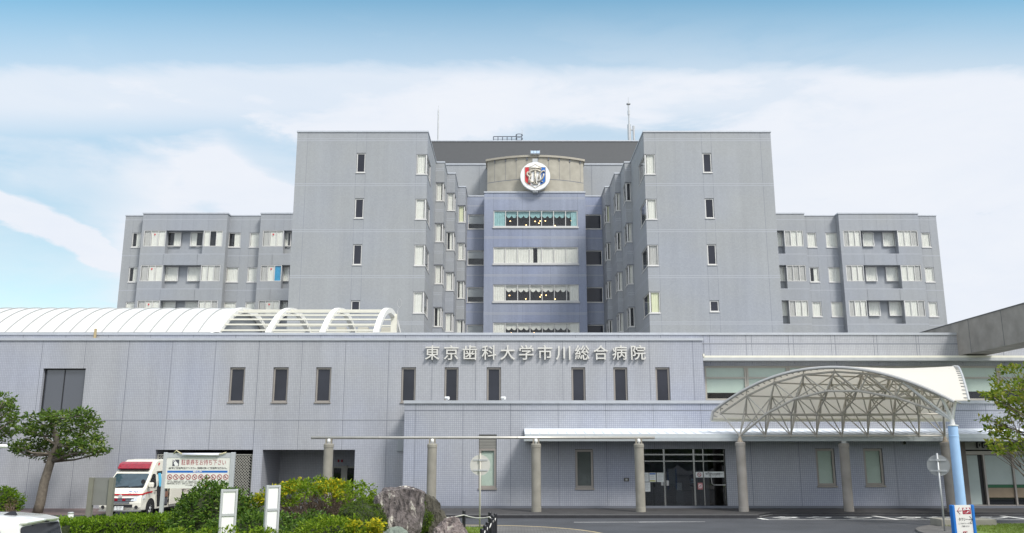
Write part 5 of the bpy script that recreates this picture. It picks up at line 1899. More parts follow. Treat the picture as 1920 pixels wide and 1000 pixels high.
m.tube([(bx0 + tw * .27, by - .1, bz1 - .02), (bx0 + tw * .78, by - .1, bz1 - .02)], .05, 10)
m.build('tube_lamp', mat('lamp_tube', (.74, .74, .82), .3, var=0), t, smooth=True)
m = MB()
m.tube([(bx0 + tw * .14, by - .05, bz1 + .02), (bx0 + tw * .18, by - .09, bz1 + .13), (bx0 + tw * .22, by - .1, bz1 + .06), (bx0 + tw * .28, by - .1, bz1 - .02)], .022, 6)
m.tube([(bx0 + tw * .77, by - .1, bz1 - .02), (bx0 + tw * .82, by - .1, bz1 + .01), (bx0 + tw * .88, by - .09, bz1 + .06)], .022, 6)
m.build('cable', mat('cream_cable', (.62, .56, .36), .6, var=0), t, smooth=True)
pw, ph = (bx1 - .161) - (bx0 + .131), bz1 - .141 - bz0
PXc = lambda f: bx0 + .131 + pw * f
PZc = lambda f: bz0 + ph * (1 - f)
yf = by - .034
def btext(b_, fx, fz, size, mt, fit, wgt=.0):
    text(b_, size, mt, facing(PXc(fx), yf, PZc(fz)), 'lettering', t, weight=wgt, fitw=pw * fit)
btext('駐車券をお持ち下さい', .58, .165, .225, DKRED, .70, .0)
btext('会計時に割引処理を受けてください。駐車券が無いと割引処理が出来ません。', .495, .345, .082, PRINT, .92, .002)
m = MB(); m.box(PXc(.02), PXc(.965), yf + .003, yf + .008, PZc(.49), PZc(.42))
m.build('blue_bar', BLUEP, t)
btext('お願いとご注意', .495, .455, .07, WHITE, .14, .003)
btext('マナーあるご利用をお願いいたします。駐車場内における事故・盗難・盗難については責任を負い兼ねます。', .48, .795, .06, PRINT, .90, .001)
btext('駐車券を紛失しないよう、お気をつけください。紛失した場合は、所定の料金をお支払いいただきます。', .48, .85, .06, PRINT, .90, .001)
btext('トラブルの際は、タイムズサービスまで', .47, .905, .055, PRINT, .30, .001)
btext('0120-77-8924', .75, .905, .075, PRINT, .20, .002)
m = MB(); m.box(PXc(.63), PXc(.66), yf + .002, yf + .008, PZc(.925), PZc(.885)); m.build('red_tab', RED, t)
m = MB(); m.box(PXc(.87), PXc(.915), yf + .002, yf + .008, PZc(.93), PZc(.88)); m.build('yellow_tab', mat('yellow_print_bold', (.62, .46, .03), .6, var=0), t)
m = MB(); m.box(PXc(.09), PXc(.195), yf + .002, yf + .008, PZc(.275), PZc(.06)); m.build('ticket_icon', mat('icon_dark', (.07, .07, .085), .6, var=0), t)
ihx, ihz = (PXc(.09) + PXc(.195)) / 2, (PZc(.275) + PZc(.06)) / 2
m = MB()
m.prism([(-.08, .0), (-.02, .05), (.03, .03), (.09, -.03), (.1, -.1), (-.02, -.115), (-.05, -.05)], lambda a, b, w: (ihx + a, w, ihz + b), yf - .001, yf + .001)
for p, q in (((-.11, .09), (-.08, .12)), ((-.08, .12), (.01, .04)), ((-.11, .09), (-.05, .02))):
    m.tube([(ihx + p[0], yf, ihz + p[1]), (ihx + q[0], yf, ihz + q[1])], .009, 4)
m.build('hand_icon', WHITE, t)
for k in range(10):
    cx_, cz = PXc(.065 + .0975 * k), PZc(.63)
    r = .088
    m = MB()
    m.tube([(cx_ + r * cos(w), yf, cz + r * sin(w)) for w in [2 * pi * q / 20 for q in range(21)]], .011, 4, 0)
    m.tube([(cx_ - r * .7, yf - .002, cz + r * .7), (cx_ + r * .7, yf - .002, cz - r * .7)], .009, 4, 0)
    rnd = random.Random(k)
    for q in range(3):
        w, h = rnd.uniform(.02, .05), rnd.uniform(.015, .04)
        ox, oz = rnd.uniform(-.03, .03), rnd.uniform(-.04, .03)
        m.box(cx_ + ox - w / 2, cx_ + ox + w / 2, yf + .001, yf + .006, cz + oz - h / 2, cz + oz + h / 2, 1)
    m.box(cx_ - .085, cx_ + .085, yf + .002, yf + .006, cz - .145, cz - .128, 2)
    m.build('ban_icon', [DKRED, PRINT, mat('caption_grey', (.25, .25, .25), .7, var=0) if 'caption_grey' not in MATS else MATS['caption_grey']], t)

# two narrow blank white stands
def blank_stand(lab, px, py, Y, yaw, w):
    z = zpx(py, Y)
    x = xpx(px, Y, z)
    t = thing('sign_stand', lab, 'sign stand', (x, Y, .1), 'blank white sign stands in the shrubs')
    fr = ((x, Y), (cos(yaw), sin(yaw)), (-sin(yaw), cos(yaw)))
    for s in (-1, 1):
        m = MB()
        m.obox(fr, s * w / 2 - .025, s * w / 2 + .025, -.05, .05, .1, z)
        m.build('post', SILV, t, bevel=.006)
    zm, zb = z - .56, z - 1.13
    for zz in (z, zm, zb):
        m = MB()
        m.obox(fr, -w / 2 + .026, w / 2 - .026, -.048, .048, zz - .055, zz - .002)
        m.build('cross_rail', SILV, t)
    for a, b in ((zm, z - .056), (zb, zm - .056)):
        m = MB()
        m.obox(fr, -w / 2 + .03, w / 2 - .03, -.025, .025, a + .001, b - .001)
        m.build('panel', WHITE, t)
blank_stand('left narrow silver-framed stand with two blank white panels beside the parking board', 430.5, 917.5, 21.0, .42, .335)
blank_stand('right narrow silver-framed stand with blank white panels before the yellow-tipped bush', 512.5, 910, 22.0, .62, .31)

# grey board seen from behind
Y = 28.4
xa, xb = xpx(169.5, Y, 2.25), xpx(216, Y, 2.25)
z1, z0 = zpx(895.5, Y), zpx(947.5, Y)
t = thing('back_of_sign', 'plain olive-grey sign board seen from behind in front of the ambulance', 'sign board', ((xa + xb) / 2, Y, 0))
for a in (xa, xb - .15):
    m = MB(); m.box(a, a + .15, Y - .09, Y + .09, 0, z1); m.build('post', mat('olive_post', (.19, .185, .15), .6, var=.08) if 'olive_post' not in MATS else MATS['olive_post'], t, bevel=.01)
m = MB(); m.box(xa + .151, xb - .151, Y - .02, Y + .05, z0, z1 - .005); m.build('panel', SIGNG, t)
# white bollard
x, Y = xpx(131, 32, .5), 32.0
t = thing('bollard', 'short white post standing behind the clipped hedge', 'bollard', (x, Y, 0))
m = MB(); m.lathe((x, Y, 0), [(.1, 0), (.1, .78), (.085, .8)], 14); m.build('post_body', WHITE, t)
m = MB(); m.lathe((x, Y, .8), [(.1, .001), (.105, .05), (.09, .07)], 14); m.build('cap', GALV, t)
# white bar entering from the left
Y = 30.0
x, z = xpx(13.5, Y, 3.1), zpx(837, Y)
t = thing('barrier_bar', 'white tubular bar with a rounded end reaching in at the left edge below the trees', 'barrier', (x - 4, Y, 0))
m = MB(); m.tube([(x - 4, Y, z + .05), (x - .06, Y, z), (x - .02, Y, z), (x, Y, z)], [.065, .065, .05, .02], 10); m.build('arm', WHITE, t, smooth=True)
m = MB(); m.tube([(x - 3.6, Y, 0), (x - 3.6, Y, z + .3)], .09, 12); m.build('post', WHITE, t, smooth=True)

# emergency / taxi direction sign
Y = 24.0
z1 = zpx(947.5, Y)
xs = xpx(1803, Y, 1.6)
yaw = .20
t = thing('direction_sign', 'white direction sign with blue side posts on the right lawn', 'direction sign', (xs, Y, .1))
fr = ((xs, Y), (cos(yaw), sin(yaw)), (-sin(yaw), cos(yaw)))
w = .60
for s in (-1, 1):
    m = MB(); m.obox(fr, s * w / 2 - .04, s * w / 2 + .04, -.06, .07, .1, z1 + .01); m.build('side_post', mat('post_blue', (.012, .16, .52), .4, var=.05) if 'post_blue' not in MATS else MATS['post_blue'], t, bevel=.02)
m = MB(); m.obox(fr, -w / 2 + .041, w / 2 - .041, -.03, .05, .3, z1); m.build('panel', BOARDW, t)
def sgn(b_, dx, dz, size, mt, fit, wgt=.0):
    return text(b_, size, mt, facing(xs + cos(yaw) * dx + sin(yaw) * .034, Y + sin(yaw) * dx - cos(yaw) * .034, z1 - dz, yaw), 'lettering', t, weight=wgt, fitw=fit)
m = MB(); m.obox(fr, -.015, .235, -.036, -.031, z1 - .23, z1 - .065); m.build('red_field', RED if False else DKRED, t)
o_ = sgn('救急', .11, .148, .14, WHITE, .22, .006); o_.location = (sin(yaw) * .006, -cos(yaw) * .006, 0)
def arrow(x0, x1, dz, mt, nm):
    m = MB()
    P = lambda a, zz: (xs + cos(yaw) * a + sin(yaw) * .036, Y + sin(yaw) * a - cos(yaw) * .036, z1 - dz + zz)
    s = 1 if x1 > x0 else -1
    m.tube([P(x0, 0), P(x1, 0)], .007, 4)
    m.tube([P(x1 - s * .08, .085), P(x1, 0), P(x1 - s * .08, -.085)], .007, 4)
    m.build(nm, mt, t)
arrow(-.04, -.18, .145, DKRED, 'left_arrow')
arrow(.14, .26, .375, PRINT, 'right_arrow')
sgn('タクシー', -.02, .375, .10, PRINT, .28, .002)
sgn('ここでのタクシーの待機は', .03, .478, .045, PRINT, .42, .0006)
sgn('ご遠慮ください', .03, .55, .045, PRINT, .25, .0006)
m = MB()
P = lambda a, zz: (xs + cos(yaw) * a + sin(yaw) * .036, Y + sin(yaw) * a - cos(yaw) * .036, z1 - .74 + zz)
m.tube([P(-.06, .05), P(.06, .05)], .011, 4, 0); m.tube([P(-.06, .05), P(-.06, .0)], .011, 4, 0)
m.tube([P(0, .05), P(0, -.12)], .011, 4, 0)
m.tube([P(.09, .0), P(.05, .01), P(.035, -.05), P(.06, -.11), P(.09, -.1)], .011, 4, 1)
m.build('crest_mark', [DKRED, BLUEP], t)

# black posts and rope
POSTS = [(929, 963, 'black rope-fence post at the lawn corner nearest the road', ), (924.5, 967, 'black rope-fence post second from the lawn corner'), (921, 972, 'black rope-fence post third from the lawn corner'),
         (914, 979, 'black rope-fence post fourth from the lawn corner'), (909.5, 985, 'black rope-fence post fifth from the lawn corner'), (904, 991.5, 'black rope-fence post cut by the lower picture edge')]
pp = []
def fpost(px, py, lab):
    Y = (CAMZ - .88) / tan(-elev(py))
    x = xpx(px, Y, .88)
    t = thing('rope_post', lab, 'post', (x, Y, .1), 'black posts of the rope fence')
    m = MB(); m.lathe((x, Y, .1), [(.062, -.05), (.062, .76), (.052, .78), (.03, .785)], 12); m.build('shaft', BLACKP, t)
    m = MB(); m.lathe((x, Y, .1), [(.066, .6), (.066, .64)], 12); m.build('collar', BLACKP, t)
    return Vector((x, Y, .72))
for a in POSTS: pp.append(fpost(*a))
qq = [fpost(918.5, 960.5, 'black rope-fence post along the road just left of the corner'), fpost(870, 957, 'black rope-fence post standing alone behind the reddish boulder')]
far = Vector((qq[1].x - 2.2, qq[1].y + .2, .72))
def rope(a, b, m, sag=.14):
    m.tube([a.lerp(b, k / 10) - Vector((0, 0, sag * 4 * (k / 10) * (1 - k / 10))) for k in range(11)], .02, 6)
chain = [far, qq[1], qq[0], pp[0]] + pp[1:]
m = MB()
for a, b in zip(chain, chain[1:]):
    rope(a + Vector((.0, -.075, 0)), b + Vector((.0, -.075, 0)), m, .13 if (a - b).length > 1.8 else .07)
o = m.build('rope', mat('white_rope', (.62, .60, .55), .9, var=.1), smooth=True)
tag(o, 'white rope sagging between the black posts around the lawn', 'rope')

# ================================================================== VEHICLES
def side_poly(m, poly, halfw, s, off=.006, mi=0):
    """panel on the flank: poly of (y,z)"""
    m.add([(s * (halfw(z) + off), y, z) for y, z in poly], (tuple(range(len(poly))),), mi)
def body_shell(prof, halfw, inner):
    """closed body from a side profile (y,z); flank vertices follow halfw"""
    m = MB()
    n = len(prof)
    vs = [(-halfw(z), y, z) for y, z in prof] + [(halfw(z), y, z) for y, z in prof]
    m.add(vs, [tuple(range(n)), tuple(range(2 * n - 1, n - 1, -1))] + [(i, (i + 1) % n, (i + 1) % n + n, i + n) for i in range(n)])
    return m
def wheel(parent, x, y, r, w, s):
    m = MB()
    prof = [(r * .6, -w / 2), (r * .9, -w / 2), (r, -w / 2 + .03), (r, w / 2 - .03), (r * .9, w / 2), (r * .6, w / 2)]
    vs, fs = [], []
    n = 28
    for rr, d in prof:
        for k in range(n):
            a = 2 * pi * k / n
            vs.append((x + d, y + rr * cos(a), r + rr * sin(a)))
    for i in range(len(prof) - 1):
        for k in range(n):
            fs.append((i * n + k, i * n + (k + 1) % n, (i + 1) * n + (k + 1) % n, (i + 1) * n + k))
    m.add(vs, fs)
    wl_ = m.build('wheel', RUBBER, parent, local=True, smooth=False)
    m = MB()
    xo = x + s * (w / 2 - .05)
    m.tube([(xo - s * .03, y, r), (xo + s * .02, y, r)], [r * .62, r * .6], 24)
    for k in range(8):
        a = 2 * pi * k / 8
        m.tube([(xo + s * .03, y + .1 * cos(a), r + .1 * sin(a)), (xo + s * .025, y + r * .55 * cos(a), r + r * .55 * sin(a))], .022, 5)
    m.tube([(xo + s * .02, y, r), (xo + s * .06, y, r)], [.09, .06], 14)
    m.build('rim', RIM, wl_, local=True)
# ambulance: local y runs from the nose (0) to the tail
AX, AY = -18.27, 41.2
t = thing('ambulance', 'cream white ambulance with red stripe and large red roof lamp, its side door open', 'ambulance', (AX, AY, .0), rz=radians(-3))
t.scale = (1.045, 1.045, 1.045)
BASE[t.name] = Vector((0, 0, 0))
def hw(z):
    if z < .9: return .95
    if z < 1.3: return .95 - .02 * (z - .9) / .4
    return max(.70, .93 - .17 * (z - 1.3) / 1.15)
prof = [(.06, .28), (-.02, .42), (-.03, .62), (.0, .82), (.06, 1.0), (.2, 1.16), (.34, 1.24), (.98, 1.86), (1.04, 1.95), (1.3, 2.16), (1.55, 2.38), (1.8, 2.47), (2.6, 2.5), (5.1, 2.47), (5.32, 2.35), (5.4, 1.2), (5.4, .32), (4.6, .26), (1.6, .26)]
prof = [p for p in prof]
m = body_shell(prof, hw, 0)
b_ = m.build('body', AMBW, t, local=True, bevel=.05)
for pl in b_.data.polygons: pl.use_smooth = False
def front_panel(poly, off, nm, mt, par=t):
    """poly of (x, s) on the windscreen plane between two profile points"""
    m = MB()
    m.add(poly, (tuple(range(len(poly))),))
    return m.build(nm, mt, par, local=True)
def onw(x, k, off=.02):               # point on the windscreen slope, k 0 bottom .. 1 top
    y0, z0, y1, z1 = .34, 1.24, .98, 1.86
    nx = Vector((0, -(z1 - z0), (y1 - y0))).normalized()
    return (x, y0 + (y1 - y0) * k + nx.y * off, z0 + (z1 - z0) * k + nx.z * off)
m = MB()
pl = [(-.80, .02), (.80, .02), (.84, .10), (.775, .93), (.74, .98), (-.74, .98), (-.775, .93), (-.84, .10)]
m.add([onw(x, k) for x, k in pl], (tuple(range(len(pl))),))
m.build('windscreen', AMBGLASS, t, local=True)
m = MB()
m.add([onw(x, k, .022) for x, k in ((-.82, .0), (.82, .0), (.83, .05), (-.83, .05))], ((0, 1, 2, 3),))
for x in (-.35, .25):
    a = Vector(onw(x, .04, .035)); b2 = Vector(onw(x + .5, .1, .035))
    m.tube([a, b2], .012, 4)
m.build('wiper', BLACK, t, local=True)
# roof lamp
m = MB()
ys = [(-.62, 1.20), (.62, 1.20)]
def lampz(y): return 1.95 + (y - 1.04) * .85
pts = []
for (yy, hwid, zz) in ((1.0, .72, 2.04), (.96, .76, 2.09), (1.12, .765, 2.30), (1.26, .72, 2.385), (1.58, .60, 2.40)):
    pts.append([( -hwid, yy, zz), (hwid, yy, zz)])
vs = [p for q in pts for p in q]
base = [(-.70, 1.2, 2.04), (.70, 1.2, 2.04), (.56, 1.66, 2.32), (-.56, 1.66, 2.32)]
n0 = len(vs)
m.add(vs + base, [(2 * i, 2 * i + 1, 2 * i + 3, 2 * i + 2) for i in range(len(pts) - 1)] + [(0, 2, 4, 6, 8, n0 + 3, n0), (1, n0 + 1, n0 + 2, 9, 7, 5, 3), (0, n0, n0 + 1, 1), (8, 9, n0 + 2, n0 + 3), (n0, n0 + 3, n0 + 2, n0 + 1)])
m.build('roof_lamp', REDLENS, t, local=True, bevel=.02)
m = MB()
m.box(-.73, .73, .975, 1.03, 2.0, 2.035)
m.build('lamp_base', BLACK, t, local=True)
# stripe, grille, lamps, bumper
m = MB()
m.box(-.78, .78, -.012, .06, .945, 1.005)
m.build('red_stripe', RED, t, local=True)
for s in (-1, 1):
    m = MB()
    m.add([(s * .775, -.012, .945), (s * .97, .06, .95), (s * .97, .06, 1.015), (s * .775, -.012, 1.005)], ((0, 1, 2, 3),))
    m.add([(s * .97, .06, .95), (s * .972, .30, .972), (s * .972, .30, 1.042), (s * .97, .06, 1.015)], ((0, 1, 2, 3),))
    side_poly(m, [(.28, .975), (1.05, 1.02), (1.05, 1.09), (.28, 1.045)], hw, s, .008)
    m.build('red_stripe', RED, t, local=True)
    m = MB()
    side_poly(m, [(4.0, 1.06), (5.38, 1.06), (5.38, 1.13), (4.0, 1.13)], hw, s, .008)
    m.build('red_stripe', RED, t, local=True)
m = MB()
m.box(-.62, .62, -.035, .02, .78, .83); m.box(-.60, .60, -.035, .02, .70, .745); m.box(-.45, .45, -.045, .02, .58, .66)
m.build('grille_bar', CHROME, t, local=True, bevel=.008)
m = MB()
m.box(-.62, .62, -.026, .02, .66, .70); m.box(-.62, .62, -.027, .02, .746, .779); m.box(-.58, .58, -.055, .02, .42, .55)
m.build('grille_opening', BLACK, t, local=True)
for s in (-1, 1):
    m = MB()
    m.add([(s * .50, -.05, .69), (s * .92, .0, .71), (s * .985, .28, .80), (s * .985, .34, .93), (s * .86, .03, .92), (s * .56, -.02, .84),
           (s * .52, .1, .70), (s * .88, .2, .72), (s * .9, .32, .8), (s * .9, .34, .9), (s * .82, .2, .9), (s * .58, .12, .83)],
          [(0, 1, 2, 3, 4, 5), (6, 11, 10, 9, 8, 7)] + [(i, (i + 1) % 6, (i + 1) % 6 + 6, i + 6) for i in range(6)])
    m.build('headlight', LENS, t, local=True)
    m = MB()
    m.tube([(s * .76, -.045, .43), (s * .76, .05, .43)], .075, 14)
    m.build('fog_lamp', BLACK, t, local=True)
    m = MB()
    m.box(s * .18 - .06, s * .18 + .06, -.075, -.02, .70, .81)
    m.build('red_flasher', REDLENS, t, local=True, bevel=.01)
m = MB(); m.tube([(-.0, -.0, .90), (0, -.06, .90)], [.085, .07], 20); m.build('badge_disc', RIM, t, local=True)
m = MB(); m.box(-.2, .2, -.075, -.05, .30, .47); pt = m.build('number_plate', PAPER, t, local=True)
text('市川 800', .07, PRINT, Matrix.Translation((0, -.078, .43)) @ Matrix.Rotation(pi / 2, 4, 'X'), 'lettering', pt)
text('12-11', .1, PRINT, Matrix.Translation((0, -.078, .355)) @ Matrix.Rotation(pi / 2, 4, 'X'), 'lettering', pt)
m = MB(); m.box(-.93, .93, -.05, .12, .25, .31); m.build('bumper_lip', mat('grey_plastic', (.25, .25, .24), .6, var=0), t, local=True)
m = MB()
m.tube([(.36, .03, 1.09), (.42, .03, 1.12), (.48, .03, 1.09)], .02, 5)
for q in (.56, .63, .70): m.tube([(q, .05, 1.06), (q + .03, .06, 1.14)], .014, 5)
m.build('blue_mark', BLUEP, t, local=True)
# flanks
for s in (-1, 1):
    m = MB()
    side_poly(m, [(.58, 1.28), (.66, 1.24), (1.36, 1.24), (1.40, 1.30), (1.40, 1.80), (1.34, 1.84), (1.12, 1.84), (1.04, 1.76)], hw, s, .009)
    m.build('side_window', CARGLASS, t, local=True)
    for pl_ in ([(1.46, .40), (1.475, .40), (1.475, 1.95), (1.46, 1.95)], [(.5, .9), (.515, .9), (.55, 1.24), (.535, 1.24)]):
        m = MB()
        side_poly(m, pl_, hw, s, .01)
        m.build('door_seam', PRINT, t, local=True)
    m = MB(); m.box(s * .955, s * .985, 1.22, 1.38, 1.06, 1.10); m.build('door_handle', BLACK, t, local=True)
    m = MB()
    m.tube([(s * .93, .62, 1.30), (s * 1.05, .55, 1.32)], .025, 6)
    m.build('mirror_arm', BLACK, t, local=True)
    m = MB()
    m.box(s * 1.0, s * 1.22, .46, .60, 1.26, 1.48)
    m.build('wing_mirror', AMBW, t, local=True, bevel=.05)
    m = MB()
    side_poly(m, [(1.70, 2.22), (1.80, 2.20), (1.92, 2.32), (1.78, 2.34)], hw, s, .012)
    m.build('marker_lamp', RED, t, local=True)
    for yy in (.92, 4.35):
        m = MB()
        arcp = [(yy + .44 * cos(pi * k / 16), .34 + .44 * sin(pi * k / 16)) for k in range(17)]
        side_poly(m, arcp + [(yy - .44, .27), (yy + .44, .27)], hw, s, .007)
        m.build('wheel_arch', BLACK, t, local=True)
        wheel(t, s * .86, yy, .335, .2, s)
m = MB(); m.tube([(.75, .45, 1.28), (.82, .32, 1.34), (.84, .30, 1.48)], .02, 6); m.tube([(.84, .27, 1.52), (.84, .31, 1.52)], .1, 14)
m.build('fender_mirror', BLACK, t, local=True)
# open side door on the passenger flank: dark opening with things in it, door slid back
m = MB()
side_poly(m, [(1.56, .36), (2.66, .36), (2.66, 1.95), (1.56, 1.95)], hw, 1, .011)
m.build('door_opening', BLACK, t, local=True)
m = MB()
m.box(.962, .985, 2.15, 2.6, .75, 1.0); m.build('brown_seat', mat('brown_vinyl', (.24, .12, .08), .5, var=.08), t, local=True, bevel=.01)
m = MB(); m.box(.962, .98, 1.95, 2.6, .42, .72); m.build('step_box', mat('dark_grey_box', (.09, .09, .10), .6, var=.05), t, local=True)
m = MB()
pts_ = []
for k in range(13):
    yy = 1.62 + .3 * k / 12
    for zz, wv in ((1.86, .4), (1.55, 1), (1.25 + .05 * sin(k), .9)):
        pts_.append((hw(zz) + .02 + .015 * wv * sin(k * 1.9), yy + .04 * wv, zz))
m.add(pts_, [(3 * k + q, 3 * k + 3 + q, 3 * k + 4 + q, 3 * k + 1 + q) for k in range(12) for q in range(2)])
m.build('blue_cloth', CYAN, t, local=True, smooth=True)
m = MB(); m.box(.985, 1.03, 2.72, 3.95, .38, 1.98); m.build('sliding_door', AMBW, t, local=True, bevel=.02)
m = MB()
for zz in (.5, .8, 1.1, 1.5): m.box(.96, 1.0, 2.66, 2.72, zz, zz + .15)
m.build('door_edge_fitting', BLACK, t, local=True)
rotS = Matrix.Rotation(pi / 2, 4, 'Z') @ Matrix.Rotation(pi / 2, 4, 'X')
mk = MB(); mk.tube([(1.032, 4.08, .9), (1.04, 4.08, .9)], .07, 10); mk.tube([(1.033, 4.08, .78), (1.036, 4.08, 1.02)], .02, 5)
mk.build('crest_mark', PRINT, t, local=True)
text('市川消防', .2, PRINT, Matrix.Translation((hw(.9) + .012, 4.75, .92)) @ rotS, 'lettering', t, fitw=1.05)
for s in (-1, 1):
    m = MB(); m.box(s * .80, s * .93, 5.37, 5.43, .8, 1.3); m.build('tail_lamp', REDLENS, t, local=True)

# white car, only the tail of its roof is in the picture (local y: nose 0 .. tail 4.3, pointing left)
CYc, CXr = 18.85, -9.95
t = thing('parked_car', 'white minivan seen from its rear corner at the lower left, black roof fin', 'car', (CXr - 4.3, CYc, 0), rz=radians(-90))
BASE[t.name] = Vector((0, 0, 0))
# rz -90: local +y points along world +x, local +x points along world -y (towards the camera)
def chw(z):
    return .89 if z < .95 else max(.72, .89 - .14 * ((z - .95) / .8) ** 1.6)
cprof = [(.08, .25), (-.02, .5), (.05, .75), (.75, 1.0), (1.55, 1.55), (1.9, 1.68), (2.6, 1.745), (3.4, 1.735), (3.95, 1.69), (4.24, 1.62), (4.22, 1.58), (4.34, 1.1), (4.42, .8), (4.42, .4), (4.3, .25)]
m = body_shell(cprof, chw, 0)
b_ = m.build('body', CARW, t, local=True, bevel=.045)
for pl in b_.data.polygons: pl.use_smooth = True
try:
    b_.data.set_sharp_from_angle(angle=radians(35))
except Exception:
    pass
m = MB()
def rg(x, k, off=.012):
    return (x, 4.225 + .12 * (1 - k) + off, 1.08 + .5 * k)
pl_ = [(-.76, .05), (.76, .05), (.80, .3), (.76, .86), (.71, .92), (.0, .96), (-.71, .92), (-.76, .86), (-.80, .3)]
m.add([rg(x, k) for x, k in pl_], (tuple(range(len(pl_))),))
m.build('rear_window', CARGLASS, t, local=True)
m = MB()
vs = []
for x, d in ((-.76, .0), (-.62, .09), (-.3, .13), (0, .145), (.3, .13), (.62, .09), (.76, .0)):
    vs += [(x, 4.0, 1.69 - abs(x) * .02), (x, 4.22 + d, 1.645 - abs(x) * .03), (x, 4.20 + d, 1.60 - abs(x) * .03), (x, 4.0, 1.62 - abs(x) * .02)]
m.add(vs, [(4 * i + k, 4 * i + 4 + k, 4 * i + 4 + (k + 1) % 4, 4 * i + (k + 1) % 4) for i in range(6) for k in range(4)] + [(0, 1, 2, 3), (27, 26, 25, 24)])
m.build('roof_spoiler', CARW, t, local=True, bevel=.012)
for s in (-1, 1):
    for a, nm in (([(1.05, 1.05), (2.1, 1.03), (2.1, 1.58), (1.75, 1.55)], 'door_window'), ([(2.18, 1.03), (3.1, 1.03), (3.1, 1.60), (2.18, 1.59)], 'door_window'), ([(3.18, 1.05), (3.95, 1.10), (4.02, 1.22), (3.86, 1.5), (3.7, 1.56), (3.18, 1.59)], 'quarter_window')):
        m = MB(); side_poly(m, a, chw, s, .012); m.build(nm, CARGLASS, t, local=True)
    m = MB(); m.box(s * .70, s * .85, 4.33, 4.45, .75, 1.15); m.build('tail_lamp', REDLENS, t, local=True)
    for yy in (.8, 3.5): wheel(t, s * .76, yy, .3, .19, s)
m = MB()
m.add([(-.035, 3.45, 1.735), (.035, 3.45, 1.735), (.035, 3.72, 1.72), (-.035, 3.72, 1.72), (0, 3.68, 1.81), (0, 3.58, 1.80)], ((0, 1, 5), (1, 2, 4, 5), (2, 3, 4), (3, 0, 5, 4), (0, 3, 2, 1)))
m.build('roof_fin', BLACKP, t, local=True)
m = MB(); m.tube([(0, 4.27, 1.60), (0, 4.42, 1.60)], .018, 6); m.build('washer_nozzle', BLACK, t, local=True)
m = MB(); m.box(-.72, .72, 4.4, 4.47, .3, .55); m.build('rear_bumper', CARW, t, local=True, bevel=.02)

# ================================================================== ROCKS
def rock(name, lab, loc, rad, fn, mt, seed, rough=.16, sub=6):
    bm = bmesh.new()
    bmesh.ops.create_icosphere(bm, subdivisions=sub, radius=1)
    off = Vector((seed * 7.1, seed * 3.3, seed))
    for v in bm.verts:
        d = v.co.normalized()
        p = fn(d)
        p = Vector((p[0] * rad[0], p[1] * rad[1], p[2] * rad[2]))
        n1 = mnoise.noise(p * 1.8 + off) * rough * .8
        n2 = (abs(mnoise.noise(Vector((p.x * 5, p.y * 5, p.z * 1.6)) + off)) - .25) * rough * -.75
        n3 = (abs(mnoise.noise(Vector((p.x * 13, p.y * 13, p.z * 4)) + off)) - .2) * rough * -.42
        n3 += mnoise.noise(Vector((p.x * 34, p.y * 34, p.z * 16)) + off) * rough * .14
        v.co = p + d * (n1 + n2 + n3)
    me = bpy.data.meshes.new(name)
    bm.to_mesh(me); bm.free()
    me.materials.append(mt)
    o = bpy.data.objects.new(name, me)
    C.objects.link(o)
    o.location = loc
    BASE[o.name] = Vector((0, 0, 0))
    return tag(o, lab, 'rock')
def sq(d, e):
    f = lambda v: (abs(v) ** e) * (1 if v > 0 else -1)
    return Vector((f(d.x), f(d.y), f(d.z)))
def tall(d):
    p = sq(d, .34)
    k = .60 + .40 * min(1, max(0, (p.z + .8) / 1.3))
    return (p.x * k * (1.02 if p.x < 0 else 1) + .09 * (1 - p.z) * .5, p.y * k, p.z + .03 * p.x)
def mound(d):
    p = sq(d, .75)
    k = 1.0 - .38 * max(0, p.z)
    return (p.x * k, p.y * k, p.z)
def slab_(d):
    p = sq(d, .4)
    return (p.x * (1 - .25 * p.z) + .2 * p.z, p.y, p.z * (1 - .12 * p.x))
RK1 = stone('purple_grey_rock', (.135, .115, .11), (.034, .029, .029), (.50, .47, .41), 3.0, .45, (.36, .48, .555, .61))
RK2 = stone('brown_grey_rock', (.066, .06, .045), (.024, .022, .017), (.13, .122, .095), 2.6, .5)
RK3 = stone('reddish_rock', (.17, .138, .13), (.05, .042, .04), (.45, .42, .36), 5.5, 1)
RK4 = stone('green_grey_rock', (.17, .20, .165), (.08, .10, .085), (.36, .38, .32), 3.2, 1)
